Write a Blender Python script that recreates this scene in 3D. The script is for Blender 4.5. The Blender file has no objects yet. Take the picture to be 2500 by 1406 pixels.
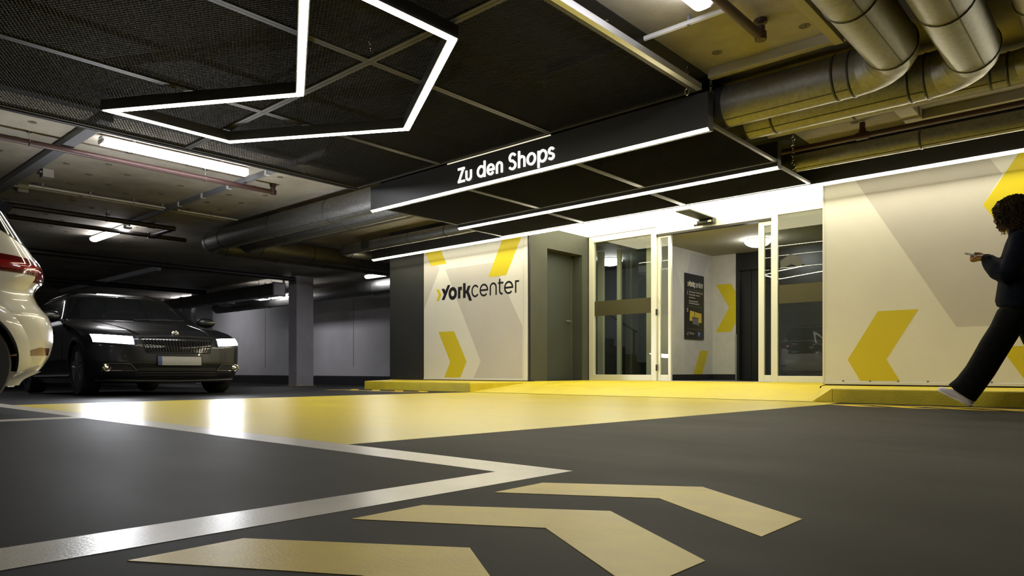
import bpy, bmesh, math, random
import numpy as np
from mathutils import Vector, Matrix

random.seed(7)
PI = math.pi
scene = bpy.context.scene
COL = scene.collection

# ------------------------------------------------------------------ camera, world, exposure
CAM_H = 0.30
YAW = math.atan2(1550.0, 1730.0)
cam_data = bpy.data.cameras.new('camera')
cam_data.sensor_fit = 'HORIZONTAL'
cam_data.sensor_width = 36.0
cam_data.lens = 1730.0 / 2500.0 * 36.0
cam_data.shift_y = (905.0 - 703.0) / 2500.0
cam_data.clip_start = 0.02
cam_data.clip_end = 120.0
cam = bpy.data.objects.new('camera', cam_data)
COL.objects.link(cam)
cam.location = (0.0, 0.0, CAM_H)
cam.rotation_euler = (PI / 2, 0.0, YAW)
scene.camera = cam

world = bpy.data.worlds.new('garage_world')
scene.world = world
world.use_nodes = True
world.node_tree.nodes['Background'].inputs[0].default_value = (0.5, 0.55, 0.7, 1)
world.node_tree.nodes['Background'].inputs[1].default_value = 0.002

scene.view_settings.view_transform = 'Standard'
scene.view_settings.look = 'None'
scene.view_settings.gamma = 1.0
scene.view_settings.use_curve_mapping = False
scene.view_settings.exposure = 0.0
try:
    scene.cycles.use_denoising = True
    scene.cycles.sample_clamp_indirect = 6.0
except Exception:
    pass

# light levels of the lamps of the place
LED_E = 46.0        # white LED lines of the canopy and the chevron lamp
WASH_E = 98.0       # light line washing the printed panels
TUBE_E = 40.0       # cold fluorescent tubes on the slab, added unseen ones too
SKY_E = 6.0         # luminous ceiling of the porch
DOME_E = 34.0        # round lamps in the lobby
HEAD_E = 300.0      # headlamps of the dark car
LED_C = (1.0, 0.915, 0.66)
TUBE_C = (0.97, 0.96, 1.0)
SKY_C = (1.0, 0.92, 0.58)

# ------------------------------------------------------------------ helpers
LOC = {}

def tag(o, label=None, cat=None, group=None, kind=None):
    if label: o['label'] = label
    if cat: o['category'] = cat
    if group: o['group'] = group
    if kind: o['kind'] = kind
    return o

def thing(name, label, cat, loc, group=None, kind=None):
    o = bpy.data.objects.new(name, None)
    COL.objects.link(o)
    o.location = loc
    o.empty_display_size = 0.1
    LOC[o.name] = Vector(loc)
    return tag(o, label, cat, group, kind)

class MB:
    """Collects vertices and faces given in world coordinates; build() links ONE mesh object."""
    def __init__(s):
        s.v = []; s.f = []
    def add(s, vs, fs):
        n = len(s.v)
        s.v += [tuple(float(c) for c in p) for p in vs]
        s.f += [tuple(i + n for i in f) for f in fs]
        return s
    def box(s, x0, x1, y0, y1, z0, z1):
        return s.add([(x0,y0,z0),(x1,y0,z0),(x1,y1,z0),(x0,y1,z0),(x0,y0,z1),(x1,y0,z1),(x1,y1,z1),(x0,y1,z1)],
                     [(0,3,2,1),(4,5,6,7),(0,1,5,4),(1,2,6,5),(2,3,7,6),(3,0,4,7)])
    def prism(s, pts, axis, d0, d1):
        """2D outline extruded along an axis: 'y' takes (x,z), 'z' takes (x,y), 'x' takes (y,z)."""
        def P(p, d):
            if axis == 'y': return (p[0], d, p[1])
            if axis == 'z': return (p[0], p[1], d)
            return (d, p[0], p[1])
        n = len(pts)
        vs = [P(p, d0) for p in pts] + [P(p, d1) for p in pts]
        fs = [tuple(range(n)), tuple(range(2*n-1, n-1, -1))]
        for i in range(n):
            j = (i + 1) % n
            fs.append((i, j, n + j, n + i))
        return s.add(vs, fs)
    def tube(s, pts, r, n=10, cap=True, closed=False):
        """Round tube through a list of points; r is one radius or a list."""
        P = [Vector(p) for p in pts]
        m = len(P)
        R = [r] * m if not isinstance(r, (list, tuple)) else r
        rings = []
        prev = None
        for i in range(m):
            if closed:
                t = (P[(i+1) % m] - P[i-1]).normalized()
            else:
                t = (P[min(i+1, m-1)] - P[max(i-1, 0)]).normalized()
            if prev is None:
                a = Vector((0,0,1)) if abs(t.z) < 0.9 else Vector((1,0,0))
                u = t.cross(a).normalized()
            else:
                u = (prev - t * prev.dot(t)).normalized()
            prev = u
            w = t.cross(u)
            rings.append([P[i] + (u*math.cos(2*PI*k/n) + w*math.sin(2*PI*k/n)) * R[i] for k in range(n)])
        vs = [p for rg in rings for p in rg]
        fs = []
        last = m if closed else m - 1
        for i in range(last):
            a, b = i*n, ((i+1) % m)*n
            for k in range(n):
                l = (k+1) % n
                fs.append((a+k, a+l, b+l, b+k))
        if cap and not closed:
            fs.append(tuple(range(n-1, -1, -1)))
            fs.append(tuple((m-1)*n + k for k in range(n)))
        return s.add(vs, fs)
    def lathe(s, prof, c, axis='z', n=24):
        """prof: list of (radius, height) turned round an axis through c."""
        vs = []; fs = []
        for (r, h) in prof:
            for k in range(n):
                a = 2*PI*k/n
                q = (r*math.cos(a), r*math.sin(a), h)
                if axis == 'x': q = (q[2], q[0], q[1])
                elif axis == 'y': q = (q[0], q[2], q[1])
                vs.append((q[0]+c[0], q[1]+c[1], q[2]+c[2]))
        for i in range(len(prof)-1):
            for k in range(n):
                l = (k+1) % n
                fs.append((i*n+k, i*n+l, (i+1)*n+l, (i+1)*n+k))
        fs.append(tuple(range(n-1, -1, -1)))
        m = len(prof)-1
        fs.append(tuple(m*n+k for k in range(n)))
        return s.add(vs, fs)
    def build(s, name, mat, parent=None, smooth=None, bevel=0.0, recalc=True, seg=2):
        me = bpy.data.meshes.new(name)
        if parent is not None:
            root = parent
            while root.parent is not None: root = root.parent
            o3 = LOC[root.name]
        else:
            a = np.array(s.v)
            lo, hi = a.min(0), a.max(0)
            o3 = Vector(((lo[0]+hi[0])/2, (lo[1]+hi[1])/2, lo[2]))
        me.from_pydata([(p[0]-o3[0], p[1]-o3[1], p[2]-o3[2]) for p in s.v], [], s.f)
        if recalc:
            bm = bmesh.new(); bm.from_mesh(me)
            bmesh.ops.recalc_face_normals(bm, faces=bm.faces)
            bm.to_mesh(me); bm.free()
        me.materials.append(mat)
        if smooth is not None:
            for p in me.polygons: p.use_smooth = True
            me.set_sharp_from_angle(angle=math.radians(smooth))
        me.update()
        o = bpy.data.objects.new(name, me)
        COL.objects.link(o)
        if parent is None:
            o.location = o3
            LOC[o.name] = Vector(o3)
        else:
            o.parent = parent
        if bevel > 0:
            b = o.modifiers.new('bevel', 'BEVEL')
            b.width = bevel; b.segments = seg; b.limit_method = 'ANGLE'; b.angle_limit = math.radians(40)
        return o

def struct(name, mb, mat, label, cat, parent=None, **k):
    o = mb.build(name, mat, parent, **k)
    if parent is None: tag(o, label, cat, kind='structure')
    return o

def arc(cx, cz, rx, rz, a0, a1, n=14):
    return [(cx + rx*math.cos(math.radians(a0 + (a1-a0)*i/n)), cz + rz*math.sin(math.radians(a0 + (a1-a0)*i/n))) for i in range(n+1)]

def ribbon(mb, pts, w, y0, y1, to=None):
    """Stroke of a letter: a flat bar of width w along 2D points (x,z), extruded from y0 to y1."""
    P = [np.array(p, float) for p in pts]
    closed = len(P) > 3 and np.linalg.norm(P[0]-P[-1]) < 1e-5
    if closed: P = P[:-1]
    m = len(P)
    L = []; R = []
    for i in range(m):
        a = P[i-1] if (i > 0 or closed) else None
        b = P[(i+1) % m] if (i < m-1 or closed) else None
        d0 = (P[i]-a)/np.linalg.norm(P[i]-a) if a is not None else None
        d1 = (b-P[i])/np.linalg.norm(b-P[i]) if b is not None else None
        if d0 is None: d0 = d1
        if d1 is None: d1 = d0
        n0 = np.array((-d0[1], d0[0])); n1 = np.array((-d1[1], d1[0]))
        nn = n0 + n1
        ln = np.linalg.norm(nn)
        nn = nn/ln if ln > 1e-6 else n0
        k = 1.0/max(0.35, float(np.dot(nn, n0)))
        L.append(P[i] + nn*w/2*k); R.append(P[i] - nn*w/2*k)
    f = to or (lambda p, y: (p[0], y, p[1]))
    vs = []
    for i in range(m):
        vs += [f(L[i], y0), f(R[i], y0), f(R[i], y1), f(L[i], y1)]
    fs = []
    for i in range(m if closed else m-1):
        a, b = 4*i, 4*((i+1) % m)
        for k in range(4):
            l = (k+1) % 4
            fs.append((a+k, a+l, b+l, b+k))
    if not closed:
        fs.append((0,1,2,3)); fs.append((4*m-1, 4*m-2, 4*m-3, 4*m-4))
    mb.add(vs, fs)

# ------------------------------------------------------------------ materials
def mat(name, col, rough=0.5, metal=0.0, spec=0.5, emit=None, estr=0.0, coat=0.0):
    m = bpy.data.materials.new(name)
    m.use_nodes = True
    b = m.node_tree.nodes['Principled BSDF']
    b.inputs['Base Color'].default_value = (*col, 1)
    b.inputs['Roughness'].default_value = rough
    b.inputs['Metallic'].default_value = metal
    b.inputs['Specular IOR Level'].default_value = spec
    if coat: 
        b.inputs['Coat Weight'].default_value = coat
        b.inputs['Coat Roughness'].default_value = 0.04
    if emit:
        b.inputs['Emission Color'].default_value = (*emit, 1)
        b.inputs['Emission Strength'].default_value = estr
    return m

def noisy(m, scale, c0, c1, lo=0.35, hi=0.65, rough=None, bump=0.0, bscale=None, detail=6.0, stretch=None):
    """Object-space noise that varies colour, roughness and fine relief."""
    nt = m.node_tree; N = nt.nodes; Lk = nt.links
    b = N['Principled BSDF']
    tc = N.new('ShaderNodeNewGeometry')
    src = tc.outputs['Position']
    if stretch:
        mp = N.new('ShaderNodeMapping'); mp.inputs['Scale'].default_value = stretch
        Lk.new(src, mp.inputs['Vector']); src = mp.outputs['Vector']
    nz = N.new('ShaderNodeTexNoise')
    nz.inputs['Scale'].default_value = scale; nz.inputs['Detail'].default_value = detail; nz.inputs['Roughness'].default_value = 0.62
    Lk.new(src, nz.inputs['Vector'])
    rp = N.new('ShaderNodeValToRGB')
    rp.color_ramp.elements[0].position = lo; rp.color_ramp.elements[0].color = (*c0, 1)
    rp.color_ramp.elements[1].position = hi; rp.color_ramp.elements[1].color = (*c1, 1)
    Lk.new(nz.outputs['Fac'], rp.inputs['Fac'])
    Lk.new(rp.outputs['Color'], b.inputs['Base Color'])
    if rough:
        mr = N.new('ShaderNodeMapRange')
        mr.inputs['From Min'].default_value = 0.3; mr.inputs['From Max'].default_value = 0.7
        mr.inputs['To Min'].default_value = rough[0]; mr.inputs['To Max'].default_value = rough[1]
        Lk.new(nz.outputs['Fac'], mr.inputs['Value']); Lk.new(mr.outputs['Result'], b.inputs['Roughness'])
    if bump:
        n2 = N.new('ShaderNodeTexNoise'); n2.inputs['Scale'].default_value = bscale or scale*8; n2.inputs['Detail'].default_value = 4
        Lk.new(tc.outputs['Position'], n2.inputs['Vector'])
        bp = N.new('ShaderNodeBump'); bp.inputs['Strength'].default_value = bump; bp.inputs['Distance'].default_value = 0.01
        Lk.new(n2.outputs['Fac'], bp.inputs['Height']); Lk.new(bp.outputs['Normal'], b.inputs['Normal'])
    return m

def emis(name, col, e):
    m = bpy.data.materials.new(name); m.use_nodes = True
    nt = m.node_tree; nt.nodes.clear()
    e_ = nt.nodes.new('ShaderNodeEmission'); o = nt.nodes.new('ShaderNodeOutputMaterial')
    e_.inputs[0].default_value = (*col, 1); e_.inputs[1].default_value = e
    nt.links.new(e_.outputs[0], o.inputs[0])
    return m

def glassy(name, tint, ior=1.5, film=None, filmfac=0.0):
    m = bpy.data.materials.new(name); m.use_nodes = True
    nt = m.node_tree; N = nt.nodes; N.clear(); L = nt.links
    o = N.new('ShaderNodeOutputMaterial')
    ge = N.new('ShaderNodeNewGeometry'); ma = N.new('ShaderNodeMath'); ma.operation = 'SUBTRACT'; ma.inputs[0].default_value = 1.0; ma.use_clamp = True
    mu = N.new('ShaderNodeMath'); mu.operation = 'MULTIPLY'      # the sheet mirrors on its outer faces only
    tr = N.new('ShaderNodeBsdfTransparent'); tr.inputs[0].default_value = (*tint, 1)
    gl = N.new('ShaderNodeBsdfGlossy'); gl.inputs['Roughness'].default_value = 0.0
    fr = N.new('ShaderNodeFresnel'); fr.inputs[0].default_value = ior
    mx = N.new('ShaderNodeMixShader')
    body = tr.outputs[0]
    if film:
        df = N.new('ShaderNodeBsdfDiffuse'); df.inputs[0].default_value = (*film, 1)
        m2 = N.new('ShaderNodeMixShader'); m2.inputs[0].default_value = filmfac
        L.new(tr.outputs[0], m2.inputs[1]); L.new(df.outputs[0], m2.inputs[2]); body = m2.outputs[0]
    L.new(ge.outputs['Backfacing'], ma.inputs[1]); L.new(fr.outputs[0], mu.inputs[0]); L.new(ma.outputs[0], mu.inputs[1]); L.new(mu.outputs[0], mx.inputs[0]); L.new(body, mx.inputs[1]); L.new(gl.outputs[0], mx.inputs[2])
    L.new(mx.outputs[0], o.inputs[0])
    return m

M = {}
M['floor'] = noisy(mat('floor_coating', (0.05,0.05,0.052), 0.5), 1.3, (0.0075,0.0075,0.0088), (0.0160,0.0156,0.0170), rough=(0.58,0.68), bump=0.08, bscale=420, stretch=(0.6,1.6,1))
M['floor'].node_tree.nodes['Principled BSDF'].inputs['Specular IOR Level'].default_value = 0.06
M['yellow_floor'] = noisy(mat('yellow_floor_paint', (0.75,0.55,0.05), 0.4), 1.6, (0.50,0.405,0.022), (0.58,0.465,0.026), rough=(0.30,0.345), stretch=(0.5,1.5,1))
M['yellow_paint'] = noisy(mat('yellow_kerb_paint', (0.8,0.6,0.03), 0.5), 5, (0.50,0.40,0.010), (0.60,0.485,0.014), rough=(0.4,0.6), bump=0.55, bscale=90)
M['yellow_mark'] = noisy(mat('yellow_marking_paint', (0.7,0.5,0.06), 0.45), 4.5, (0.52,0.37,0.008), (0.66,0.48,0.010), rough=(0.36,0.40), bump=0.08, bscale=150)
M['yellow_mark'].node_tree.nodes['Principled BSDF'].inputs['Specular IOR Level'].default_value = 0.14
M['white_line'] = noisy(mat('white_line_paint', (0.6,0.58,0.56), 0.45), 5, (0.42,0.405,0.39), (0.52,0.50,0.48), rough=(0.285,0.305), bump=0.06, bscale=150)
M['concrete'] = noisy(mat('ceiling_concrete', (0.4,0.37,0.3), 0.85), 1.1, (0.24,0.215,0.165), (0.39,0.355,0.29), bump=0.25, bscale=40)
M['black_paint'] = mat('black_ceiling_paint', (0.016,0.016,0.019), 0.7)
M['garage_wall'] = noisy(mat('garage_wall_paint', (0.5,0.5,0.52), 0.7), 0.8, (0.44,0.43,0.45), (0.52,0.51,0.53), bump=0.1, bscale=60)
M['pillar'] = noisy(mat('pillar_paint', (0.5,0.5,0.52), 0.6), 2, (0.42,0.41,0.44), (0.50,0.49,0.52), bump=0.12, bscale=60)
M['plinth'] = mat('plinth_black', (0.012,0.012,0.015), 0.7)
M['dark_wall'] = noisy(mat('dark_grey_wall', (0.05,0.055,0.05), 0.6), 2, (0.017,0.019,0.018), (0.023,0.025,0.024), bump=0.15, bscale=90)
M['grey_wall'] = noisy(mat('porch_grey_wall', (0.10,0.105,0.085), 0.6), 2, (0.046,0.051,0.045), (0.055,0.060,0.053), bump=0.15, bscale=90)
M['grey_door'] = mat('grey_door_enamel', (0.046,0.053,0.050), 0.45)
M['panel_white'] = noisy(mat('printed_panel_white', (0.80,0.79,0.74), 0.55), 1.5, (0.76,0.75,0.70), (0.80,0.79,0.74))
M['panel_grey'] = noisy(mat('printed_panel_grey', (0.60,0.58,0.56), 0.55), 1.5, (0.57,0.55,0.525), (0.60,0.58,0.555))
M['panel_yellow'] = mat('printed_yellow', (0.68,0.56,0.012), 0.5)
M['panel_black'] = mat('printed_black', (0.007,0.007,0.010), 0.6, spec=0.2)
M['alu'] = mat('frame_aluminium', (0.72,0.72,0.66), 0.35, 0.25)
M['alu_white'] = mat('white_profile', (0.78,0.77,0.72), 0.4)
M['bronze'] = mat('mesh_frame_grey', (0.038,0.035,0.028), 0.5, 0.15, spec=0.3)
M['mesh'] = mat('mesh_black_metal', (0.072,0.069,0.060), 0.42, 0.3)
M['silver'] = mat('silver_profile', (0.5,0.5,0.52), 0.35, 0.8)
M['board'] = mat('black_board', (0.016,0.016,0.018), 0.42)
M['galv'] = noisy(mat('galvanised_sheet', (0.5,0.49,0.46), 0.42, 0.85), 26, (0.20,0.197,0.188), (0.29,0.283,0.268), rough=(0.46,0.60), detail=8)
M['galv_dark'] = mat('duct_seam', (0.06,0.06,0.054), 0.5, 0.5)
M['anchor'] = mat('anchor_ring', (0.13,0.12,0.095), 0.7)
M['chain'] = mat('chain_steel', (0.7,0.7,0.7), 0.2, 1.0)
M['red_pipe'] = mat('red_pipe_paint', (0.048,0.019,0.018), 0.5)
M['dark_pipe'] = mat('dark_pipe_paint', (0.014,0.009,0.010), 0.5)
M['white_pvc'] = mat('white_conduit', (0.55,0.55,0.55), 0.4)
M['grey_pvc'] = mat('grey_conduit', (0.16,0.16,0.175), 0.5)
M['box_plastic'] = mat('junction_box_plastic', (0.26,0.25,0.23), 0.5)
M['beige'] = mat('beige_conduit', (0.36,0.33,0.25), 0.6)
M['black_pvc'] = mat('black_plastic', (0.012,0.012,0.013), 0.4)
M['rubber'] = mat('black_rubber', (0.012,0.012,0.013), 0.8)
M['led'] = emis('led_diffuser', LED_C, LED_E)
M['led_lamp'] = emis('chevron_lamp_diffuser', LED_C, 34.0)
M['led_wash'] = emis('led_wash_diffuser', LED_C, WASH_E)
M['tube'] = emis('fluorescent_diffuser', TUBE_C, TUBE_E)
M['sky'] = emis('luminous_ceiling_sheet', SKY_C, SKY_E)
M['dome'] = emis('dome_lamp_glass', (1.0,0.98,1.0), DOME_E)
M['letter'] = emis('letter_backlight', (1.0,0.96,0.88), 1.15)
M['spill'] = emis('sign_spill_glow', LED_C, 0.9)
M['head'] = emis('headlamp_glow', (0.92,0.95,1.0), HEAD_E)
M['glass'] = glassy('clear_glass', (0.86,0.89,0.84), 1.8)
M['film'] = mat('frosted_film', (0.062,0.057,0.034), 0.7, spec=0.15)
M['sign_white'] = mat('sign_print_white', (0.75,0.73,0.66), 0.5)
M['emblem_grey'] = mat('emblem_film', (0.042,0.042,0.040), 0.6)
M['sign_yellow'] = mat('sign_print_yellow', (0.62,0.46,0.05), 0.5)
M['sign_blue'] = mat('sign_print_blue', (0.03,0.10,0.35), 0.5)
M['sign_grey'] = mat('sign_print_grey', (0.16,0.16,0.16), 0.5)
M['lobby'] = noisy(mat('lobby_wall_paint', (0.66,0.65,0.58), 0.8), 4, (0.60,0.59,0.52), (0.68,0.66,0.59))
M['lobby_ceil'] = noisy(mat('lobby_ceiling_paint', (0.42,0.40,0.30), 0.9), 40, (0.36,0.345,0.26), (0.46,0.44,0.34))
M['lobby_floor'] = mat('lobby_floor_stone', (0.02,0.02,0.02), 0.3)
M['lift'] = mat('lift_door_enamel', (0.012,0.013,0.014), 0.35)
M['stair'] = mat('stair_dark', (0.03,0.032,0.034), 0.6)
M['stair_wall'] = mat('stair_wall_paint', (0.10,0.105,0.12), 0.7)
# ------------------------------------------------------------------ the shell of the garage
CEIL = 2.92
def floor_z(x):
    """The floor is level near the entrance and falls gently towards the far left end."""
    return -0.0160*min(max(-x-9.6, 0.0), 8.4)
mb = MB()
xs = [10,0,-3,-6,-9.6,-12,-15,-18,-24,-34]
for x in xs: mb.v += [(x,-9,floor_z(x)),(x,13.2,floor_z(x))]
for i in range(len(xs)-1): mb.f.append((2*i,2*i+2,2*i+3,2*i+1))
n = len(mb.v); mb.v += [(10,-9,-0.5),(10,13.2,-0.5),(-34,-9,-0.5),(-34,13.2,-0.5)]
mb.f += [(n,n+1,n+3,n+2)]
fl = struct('floor', mb, M['floor'], 'dark grey coated garage floor with painted markings', 'floor', recalc=False)
for p in fl.data.polygons: pass
ce = struct('ceiling', MB().box(-34,10,-9,13.2,CEIL,CEIL+0.3), M['concrete'], 'raw concrete ceiling slab with round formwork anchors', 'ceiling')
struct('painted_band', MB().box(-7.95,-2.90,-9,8.46,CEIL-0.004,CEIL+0.01), M['black_paint'], None, None, ce)
# round formwork anchors left in the slab, in the photograph's staggered rows
def disc_mesh():
    mb = MB(); prof = [(0.044,0.0),(0.043,-0.004),(0.035,-0.004),(0.032,-0.001),(0.017,-0.001),(0.014,-0.007),(0.004,-0.007)]
    mb.lathe(prof, (0,0,0), n=10)
    me = bpy.data.meshes.new('anchor_disc'); me.from_pydata(mb.v, [], mb.f); me.materials.append(M['anchor']); me.update()
    return me
DISC = disc_mesh()
def anchor(x, y, z=CEIL):
    o = bpy.data.objects.new('anchor_disc', DISC); COL.objects.link(o); o.parent = ce
    lo = LOC[ce.name]; o.location = (x-lo.x, y-lo.y, z-lo.z)
    o.rotation_euler = (0,0,random.random()*3)
for i in range(0, 20):
    for j in range(-4, 15):
        if (i+j) % 2: continue
        x, y = -8.745-0.356*i+random.uniform(-.012,.012), 2.20+0.357*j+random.uniform(-.012,.012)
        if 5.75 < y < 6.75: continue
        if abs(y-2.62) < 0.12 or abs(y-4.76) < 0.1: continue
        if x < -12.2 and y > 5.6: continue
        if random.random() < 0.08: continue
        anchor(x, y)
for p in [(-1.938,5.493),(-2.636,5.471),(-2.28,5.849),(-2.296,7.982),(-3.01,4.417),(-1.93,3.70),(-2.64,3.72)]:
    anchor(*p)

struct('wall_left', MB().box(-34.3,-34,-9,13.2,-0.16,CEIL), M['garage_wall'], 'far grey garage wall at the left end of the hall', 'wall')
struct('wall_right', MB().box(10,10.3,-9,13.2,0,CEIL), M['garage_wall'], 'grey garage wall beyond the right end of the picture', 'wall')
struct('wall_rear', MB().box(-34,10,-9.3,-9,-0.16,CEIL), M['garage_wall'], 'grey garage wall behind the camera', 'wall')
wb = struct('wall_back', MB().box(-34,-10.7,13.0,13.2,0.13,CEIL), M['garage_wall'], 'pale grey back wall of the garage behind the pillar', 'wall')
mb = MB()
for x in (-13.2,-16.0,-18.2,-20.6,-23.5): mb.box(x-0.006,x+0.006,12.992,13.0,0.16,CEIL-0.01)
struct('panel_joint', mb, M['sign_grey'], None, None, wb)
struct('dado', MB().box(-34,-10.7,12.985,13.0,0.14,0.42), M['garage_wall'], None, None, wb)
struct('baseboard_back', MB().box(-34,-10.7,12.97,13.2,-0.16,0.13), M['plinth'], 'black plinth along the foot of the back wall', 'baseboard')

pl = struct('pillar', MB().box(-17.80,-17.38,10.54,11.07,-0.14,CEIL), M['pillar'], 'grey painted square pillar between the dark car and the printed wall', 'pillar', bevel=0.012)
struct('pillar', MB().box(-24.36,-24.0,10.74,11.32,-0.14,CEIL), M['pillar'], 'grey pillar seen over the bonnet of the dark car', 'pillar', bevel=0.012)
mb = MB().box(-17.84,-17.34,10.50,11.11,-0.14,-0.115)
struct('foot_mark', mb, M['yellow_mark'], None, None, pl)

# ------------------------------------------------------------------ core walls, porch and lobby
mb = MB().box(-10.70,-7.46,8.47,10.08,-0.16,CEIL).box(-10.70,-9.65,10.08,13.0,-0.16,CEIL)
wl = struct('wall_core', mb, M['dark_wall'], 'dark grey end of the shop core left of the printed panel', 'wall')
mb = MB().box(-7.46,-7.20,8.47,8.887,0,CEIL).box(-7.46,-7.20,9.833,10.12,0,CEIL).box(-7.46,-7.20,8.887,9.833,2.275,CEIL)
wp = struct('wall_porch', mb, M['grey_wall'], 'grey porch side wall with a recessed grey door', 'wall')
mb = MB().box(-2.76,10,8.485,10.12,0,CEIL).box(-3.0,10,10.12,13.0,0,CEIL)
struct('wall_front', mb, M['dark_wall'], 'dark core wall carrying the large printed panel on the right', 'wall')
# lintel over the glazing and the black upper wall over the porch
struct('wall_lintel', MB().box(-7.20,-2.76,8.47,10.12,2.66,CEIL), M['dark_wall'], 'dark wall strip above the porch ceiling', 'wall')
# recessed grey door
d = struct('door_3', MB().box(-7.455,-7.415,8.90,9.82,0.14,2.262), M['grey_door'], 'flush grey steel door in the porch side wall', 'door')
struct('door_frame', MB().box(-7.46,-7.405,8.887,8.93,0.133,2.275).box(-7.46,-7.405,9.79,9.833,0.133,2.275).box(-7.46,-7.405,8.887,9.833,2.235,2.275), M['grey_wall'], None, None, d, bevel=0.003)
mb = MB().tube([(-7.415,9.74,1.15),(-7.37,9.74,1.15),(-7.37,9.62,1.15)], 0.011, 8)
struct('door_handle', mb, M['silver'], None, None, d, smooth=40)

# luminous porch ceiling: a glowing sheet in a thin rim
pc = struct('ceiling_porch', MB().box(-7.20,-2.76,8.47,10.12,2.612,2.66), M['alu_white'], 'luminous white porch ceiling above the entrance doors', 'ceiling')
struct('light_sheet', MB().box(-7.19,-2.77,8.48,9.99,2.604,2.611), M['sky'], None, None, pc)

# printed panels ------------------------------------------------------------
YP = 8.44
p1 = thing('printed_panel', 'white and grey printed wall panel with yorkcenter lettering left of the porch', 'wall panel', (-8.46,8.455,0.145))
MB().box(-9.69,-7.226,YP,8.466,0.145,2.62).build('panel_board', M['panel_white'], p1)
g = MB()
g.prism([(-9.688,2.40),(-9.46,2.40),(-9.275,2.09),(-9.688,1.40)], 'y', YP-0.0005, YP)
g.build('grey_print', M['panel_grey'], p1)
g = MB()
g.prism([(-9.127,2.073),(-7.931,2.073),(-7.826,1.832),(-7.330,0.99),(-7.330,0.176),(-8.43,0.176),(-8.262,0.457)], 'y', YP-0.0005, YP)
g.build('grey_print', M['panel_grey'], p1)
for pts in ([(-9.499,2.164),(-9.097,2.168),(-9.310,2.54),(-9.68,2.54),(-9.68,2.478)],
            [(-8.085,1.841),(-7.688,1.841),(-7.29,2.54),(-7.71,2.54)],
            [(-9.302,0.984),(-8.904,0.984),(-8.594,0.453),(-8.750,0.182),(-9.152,0.182),(-9.002,0.453)]):
    MB().prism(pts, 'y', YP-0.0010, YP-0.0001).build('yellow_chevron', M['panel_yellow'], p1)
MB().box(-9.69,-7.226,YP-0.008,YP,0.145,0.172).build('bottom_profile', M['alu_white'], p1, bevel=0.002)
mb = MB().box(-7.328,-7.305,YP-0.012,YP,0.145,2.62).box(-7.298,-7.226,YP-0.018,YP,0.145,2.62)
mb.lathe([(0.008,0),(0.006,-0.004)], (-7.262,YP-0.018,0.33), 'y', 8)
mb.build('edge_profile', M['alu_white'], p1, bevel=0.003)
MB().box(-7.222,-7.201,YP-0.004,8.47,0.133,2.62).build('gap_strip', M['black_pvc'], p1)

def logo(par, f, y0, y1, mk, my, mthin=None):
    """The yorkcenter word mark: chevron, heavy 'york', light 'center' (f maps plane coordinates to world)."""
    a = MB()
    def poly(mbx, pts):
        n = len(pts); vs = [f(p, y0) for p in pts] + [f(p, y1) for p in pts]
        fs = [tuple(range(n)), tuple(range(2*n-1,n-1,-1))] + [(i,(i+1)%n,n+(i+1)%n,n+i) for i in range(n)]
        mbx.add(vs, fs)
    c = MB(); poly(c, [(-9.357,1.737),(-9.289,1.737),(-9.226,1.636),(-9.289,1.533),(-9.357,1.533),(-9.295,1.636)])
    c.build('logo_chevron', my, par)
    poly(a, [(-9.220,1.735),(-9.152,1.735),(-9.124,1.697),(-9.064,1.790),(-8.997,1.790),(-9.144,1.538),(-9.220,1.538),(-9.162,1.630)])
    ribbon(a, arc(-8.938,1.636,0.074,0.081,0,360,28), 0.062, y0, y1, f)
    poly(a, [(-8.806,1.737),(-8.708,1.737),(-8.708,1.676),(-8.747,1.676),(-8.747,1.538),(-8.806,1.538)])
    poly(a, [(-8.682,1.791),(-8.618,1.791),(-8.618,1.664),(-8.602,1.664),(-8.564,1.738),(-8.500,1.738),(-8.543,1.643),(-8.465,1.482),(-8.533,1.482),(-8.594,1.609),(-8.618,1.609),(-8.618,1.537),(-8.682,1.537)])
    w = 0.030
    ribbon(a, arc(-8.389,1.638,0.076,0.091,38,322,22), w, y0, y1, f)
    for cx in (-8.188,-7.634):
        ribbon(a, arc(cx,1.638,0.084,0.091,0,318,26), w, y0, y1, f)
        ribbon(a, [(cx-0.084,1.638),(cx+0.099,1.638)], w, y0-0.0003, y1, f)
    ribbon(a, [(-8.040,1.538),(-8.040,1.664)] + arc(-7.975,1.664,0.065,0.068,180,0,14)[1:] + [(-7.910,1.538)], w, y0, y1, f)
    ribbon(a, [(-7.830,1.794),(-7.830,1.600)] + arc(-7.778,1.600,0.052,0.052,180,285,8)[1:], w, y0, y1, f)
    ribbon(a, [(-7.866,1.727),(-7.748,1.727)], w, y0-0.0003, y1, f)
    ribbon(a, [(-7.483,1.540),(-7.483,1.7245),(-7.411,1.7245)], w, y0, y1, f)
    a.build('lettering', mk, par)
logo(p1, lambda p, y: (p[0], y, p[1]), YP-0.0016, YP-0.0003, M['panel_black'], M['panel_yellow'])

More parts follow.
